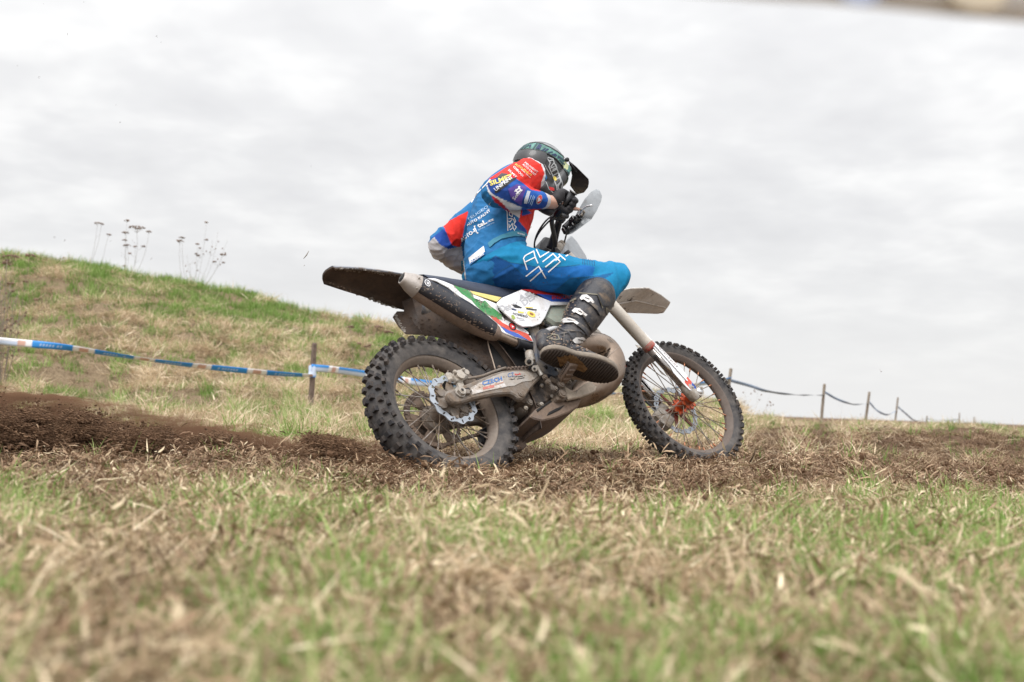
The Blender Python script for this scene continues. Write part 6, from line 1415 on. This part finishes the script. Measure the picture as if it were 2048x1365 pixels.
# ---- dried weeds on the crest
m_stem = mat('dry_stem', (.23, .19, .15), .8, var=.2); m_umb = mat('brown_umbel', (.22, .14, .10), .9, var=.4); m_stem2 = mat('pale_wisp', (.34, .29, .25), .8)
def weed(bx, by, stems, d, label, r=.0045, umb=m_umb, name='dried_weed'):
    r = r * .62
    """stems: list of (top px, top py, bend px, head size px or 0, branches)"""
    base = WU(bx, by, d); base[2] = min(base[2], float(ground(base[0], base[1])) + .0)
    t = empty(name, tuple(base), label=label, cat='dried weed', group='dried weeds on the slope')
    R2 = random.Random(int(bx * 7 + by))
    for (tx, ty, bend, hs, br) in stems:
        d2 = d + R2.uniform(-.15, .15); top = WU(tx, ty, d2); mid = (base + top) / 2 + np.array([bend / FPX * d, R2.uniform(-.05, .05), 0]); P = np.array([base + np.array([R2.uniform(-.03, .03), 0, -.1]), mid, top]) - base
        G = [tube(spline(P, 10), np.linspace(r, r * .6, 10), 5)]; HD = []
        def umbel(c, hw):
            for q in range(max(6, int(hw * 200))):
                a = R2.uniform(0, 7); rr = hw * R2.random() ** .5; e_ = c + np.array([math.cos(a) * rr, math.sin(a) * rr, hw * .22 * (1 - (rr / hw) ** 2) + R2.uniform(-.006, .006)])
                HD.append(ellip(e_, (np.array([1, 0, 0]), np.array([0, 1, 0]), np.array([0, 0, 1])), (R2.uniform(.012, .026), R2.uniform(.012, .026), R2.uniform(.008, .016)), 5, 4))
                if q % 2 == 0: G.append(tube([c - np.array([0, 0, hw * .7]), e_], r * .4, 3))
        if hs: umbel(P[2], hs / FPX * d / 2)
        for b_ in range(br):
            f = R2.uniform(.35, .9); i = int(f * 9); Q_ = spline(P, 10)[i]; L_ = R2.uniform(.08, .22) * (1 - f * .4); sg = R2.choice((-1, 1)); e_ = Q_ + np.array([sg * L_ * R2.uniform(.4, 1), R2.uniform(-.08, .08), L_ * R2.uniform(.3, 1)])
            G.append(tube([Q_, (Q_ + e_) / 2 + np.array([0, 0, -.01]), e_], r * .5, 4))
            if R2.random() < .6:
                if hs: umbel(e_, R2.uniform(.015, .035))
                else: HD.append(ellip(e_, (np.array([1, 0, 0]), np.array([0, 1, 0]), np.array([0, 0, 1])), (.012, .012, .016), 5, 4))
        obj('stem', G, m_stem, t)
        if HD: obj('flower_head', HD, umb, t)
    return t
weed(175, 515, [(195, 447, 4, 14, 1), (203, 449, 6, 10, 0)], 21.5, 'leftmost thin dried weed with a flat double head on the crest')
weed(198, 518, [(217, 470, 3, 9, 0)], 21.5, 'short dried weed with one small head right of the leftmost weed')
weed(252, 530, [(254, 442, -3, 10, 1), (251, 466, 0, 12, 2), (255, 492, 2, 16, 2)], 21, 'slender dried weed with stacked small heads on the crest')
weed(264, 545, [(274, 456, 4, 30, 3), (298, 464, 10, 10, 0), (270, 494, 2, 9, 1)], 20.5, 'tallest dried weed with the widest brown head on the crest')
weed(372, 556, [(360, 483, -5, 17, 0), (364, 476, -2, 10, 0)], 21, 'dried weed with two flat heads left of the branching stalks')
weed(392, 558, [(413, 445, 4, 5, 5), (395, 489, 1, 7, 1), (425, 480, 8, 0, 5)], 20.8, 'tall wispy branching dried stalk on the crest', r=.0035)
weed(402, 560, [(446, 510, 6, 11, 3), (455, 480, 10, 0, 6), (436, 465, 8, 0, 5)], 20.6, 'leaning dried stalk with one small head at its right end', r=.003)
weed(386, 556, [(374, 510, -2, 0, 3), (404, 500, 0, 0, 4), (380, 525, 0, 0, 3)], 20.9, 'low tangle of thin dried stalks between the taller ones', r=.003)
weed(8, 660, [(0, 560, -3, 0, 6), (14, 520, 3, 0, 6), (28, 600, 6, 0, 6), (5, 590, 0, 0, 8), (40, 620, 8, 0, 7), (20, 570, 3, 0, 8), (34, 590, 5, 0, 8), (12, 610, -3, 0, 9)], 12.5, 'dark dry bushy weed at the left edge above the tape', r=.0085)
weed(30, 655, [(22, 515, -3, 34, 2), (60, 512, 3, 22, 2), (10, 528, -4, 30, 2)], 15.0, 'brown headed weeds on the crest at the left edge', r=.004)
weed(715, 675, [(700, 655, 0, 16, 1), (755, 655, 4, 22, 2), (775, 665, 4, 18, 1)], 15.5, 'low rusty headed weeds just left of the rear tyre top')
weed(1505, 838, [(1490, 780, -4, 0, 6), (1515, 770, 4, 0, 6), (1540, 790, 8, 0, 5), (1480, 800, -6, 0, 5)], 20, 'faint wispy weeds just right of the front wheel', r=.0018)
weed(1680, 845, [(1684, 800, 1, 0, 2), (1750, 822, 3, 0, 2)], 28, 'single faint stalk between the second and third stake', r=.002)
# ---- soil thrown back by the rear tyre
fine = []
for _ in range(6):
    V, F, B = [], [], []
    for q in range(14):
        c = np.array([R_.gauss(0, .022), R_.gauss(0, .02), R_.gauss(0, .009)]); r = R_.choice((.0012, .0018, .0026, .0045)); k = len(V); V += [c + np.array(v) * r * R_.uniform(.6, 1.5) for v in ((1.6, 0, 0), (-1.6, 0, 0), (0, 1, 0), (0, -1, 0), (0, 0, 1), (0, 0, -1))]
        B += [R_.random()] * 6; F += [tuple(k + j for j in f) for f in ((0, 2, 4), (2, 1, 4), (1, 3, 4), (3, 0, 4), (2, 0, 5), (1, 2, 5), (3, 1, 5), (0, 3, 5))]
    me = mkmesh('soil_grains', V, F, m_clod, smooth=False); a = me.attributes.new('bl', 'FLOAT', 'POINT'); a.data.foreach_set('value', np.array(B, dtype=np.float32)); fine.append(me)
TOPL = [(-300, 770), (0, 812), (100, 824), (200, 846), (300, 864), (400, 880), (500, 895), (590, 906), (620, 888), (655, 880), (700, 905), (760, 925), (860, 938)]
n = 60000; px = rng.uniform(-330, 830, n); d = 4.16 + rng.normal(0, .12, n) + (px < 200) * .0; top = np.interp(px, [p[0] for p in TOPL], [p[1] for p in TOPL]) + (vnoise(px, px * 0, 70, 1) - .5) * 40 + (vnoise(px, px * 0, 22, 2) - .5) * 26 - 4
fr_ = rng.random(n) ** .52; py = 955 - (955 - top) * fr_
keep = (rng.random(n) < np.clip(1.35 - fr_ * .9 + (vnoise(px, py * 3, 45, 2) - .5) * 1.6, .05, 1)) & (vnoise(px * .6, py * 2.2, 26, 3) > .25 * fr_)
px, py, d, fr_ = px[keep], py[keep], d[keep], fr_[keep]
P = np.array([WU(a, b_, c) for a, b_, c in zip(px, py, d)]); P = P[P[:, 2] > ground(P[:, 0], P[:, 1]) - .02]; m = len(P)
s = rng.uniform(.3, .8, m); scatter('thrown_soil', fine, P, np.stack([s * 1.5, s, s * .9], 1), np.stack([rng.normal(0, .3, m), rng.normal(.12, .2, m), rng.normal(0, .5, m)], 1), rn=np.clip(rng.random(m) * .9 + .1, 0, 1))
n = 1700; px = rng.uniform(-200, 800, n); d = 4.3 + rng.normal(0, .15, n); top = np.interp(px, [p[0] for p in TOPL], [p[1] for p in TOPL]); py = 950 - (950 - top) * rng.random(n) * 1.18
P = np.array([WU(a, b_, c) for a, b_, c in zip(px, py, d)]); s = rng.uniform(.12, .5, n); scatter('thrown_clods', kset, P, np.repeat(s[:, None], 3, 1), rng.uniform(0, 6, (n, 3)))
sp = [(168, 5), (135, 68), (78, 155), (35, 132), (322, 85), (315, 73), (240, 245), (232, 210), (86, 8), (109, 475), (130, 480), (220, 483), (243, 512), (303, 518), (693, 545), (770, 604), (790, 628), (608, 532), (622, 332), (1763, 744), (700, 580), (1296, 870), (1133, 840)]
P = np.array([WU(a, b_, 4.3 + random.uniform(-.3, .3)) for a, b_ in sp]); s = rng.uniform(.05, .13, len(P)); scatter('flying_specks', kset, P, np.repeat(s[:, None], 3, 1), rng.uniform(0, 6, (len(P), 3)))
obj('grass_stalk', tube([WU(607, 518, 4.3), WU(613, 511, 4.3), WU(618, 502, 4.3)], [.001, .0022, .0008], 5), m_stem, label='small dry stalk flying in the air left of the rear fender', cat='stalk')
# a few long stems lying on the churned soil beside the rear wheel
for i, (a, b_, d_) in enumerate((((1055, 965), (1092, 915), 3.9), ((1500, 925), (1512, 895), 4.2), ((240, 930), (180, 905), 3.8), ((990, 800 + 140), (960, 932), 3.8))):
    obj('straw_stem', tube([WU(*a, d_), (WU(*a, d_) + WU(*b_, d_)) / 2 + np.array([.004, 0, .002]), WU(*b_, d_)], [.0035, .003, .0012], 6), m_dry, label=['long pale straw stem standing in the soil right of the rear tyre', 'short upright straw stem right of the front tyre', 'grey thin stem poking out of the thrown soil', 'small straw stem lying below the rear tyre'][i], cat='straw stem')

# fine dust hanging in the thrown soil
dm = bpy.data.materials.new('soil_dust'); dm.use_nodes = True; t = dm.node_tree; t.nodes.clear(); L = t.links
o_ = N(t, 'ShaderNodeOutputMaterial'); pv = N(t, 'ShaderNodeVolumePrincipled'); pv.inputs['Color'].default_value = (.32, .18, .11, 1); pv.inputs['Anisotropy'].default_value = .2; L.new(pv.outputs[0], o_.inputs['Volume'])
ge = N(t, 'ShaderNodeNewGeometry'); sx = N(t, 'ShaderNodeSeparateXYZ'); L.new(ge.outputs['Position'], sx.inputs[0])
mp = N(t, 'ShaderNodeMapping'); mp.inputs['Scale'].default_value = (4.5, 6, 17); mp.inputs['Rotation'].default_value = (0, .12, 0); L.new(ge.outputs['Position'], mp.inputs[0])
nz = N(t, 'ShaderNodeTexNoise', i_Scale=1.0, i_Detail=4., i_Roughness=.65, i_Distortion=.4); L.new(mp.outputs[0], nz.inputs[0])
topz = M(t, 'ADD', M(t, 'MULTIPLY', M(t, 'SUBTRACT', -.30, sx.outputs[0]), .122), .030)
topz = M(t, 'MINIMUM', topz, .27)
h_ = M(t, 'DIVIDE', M(t, 'SUBTRACT', topz, sx.outputs[2]), .085)
dn_ = M(t, 'ADD', M(t, 'MULTIPLY', h_, .8), M(t, 'MULTIPLY', M(t, 'SUBTRACT', nz.outputs[0], .52), 7.5))
ymask = M(t, 'SUBTRACT', 1.0, M(t, 'POWER', M(t, 'ABSOLUTE', M(t, 'DIVIDE', M(t, 'SUBTRACT', sx.outputs[1], 4.38), .26)), 2.0), True)
xmask = M(t, 'MULTIPLY', M(t, 'ADD', sx.outputs[0], 3.3), 1.3, True)
L.new(M(t, 'MULTIPLY', M(t, 'MULTIPLY', M(t, 'MULTIPLY', M(t, 'MULTIPLY', dn_, 1.0, True), xmask), ymask), 38.0), pv.inputs['Density'])
V = [(-3.4, 3.98, -.02), (-.40, 3.98, -.02), (-.40, 4.62, -.02), (-3.4, 4.62, -.02), (-3.4, 3.98, .42), (-.40, 3.98, .07), (-.40, 4.62, .07), (-3.4, 4.62, .42)]
o = obj('soil_dust_cloud', (V, [(0, 3, 2, 1), (4, 5, 6, 7), (0, 1, 5, 4), (1, 2, 6, 5), (2, 3, 7, 6), (3, 0, 4, 7)]), dm, kind='stuff', smooth=False)
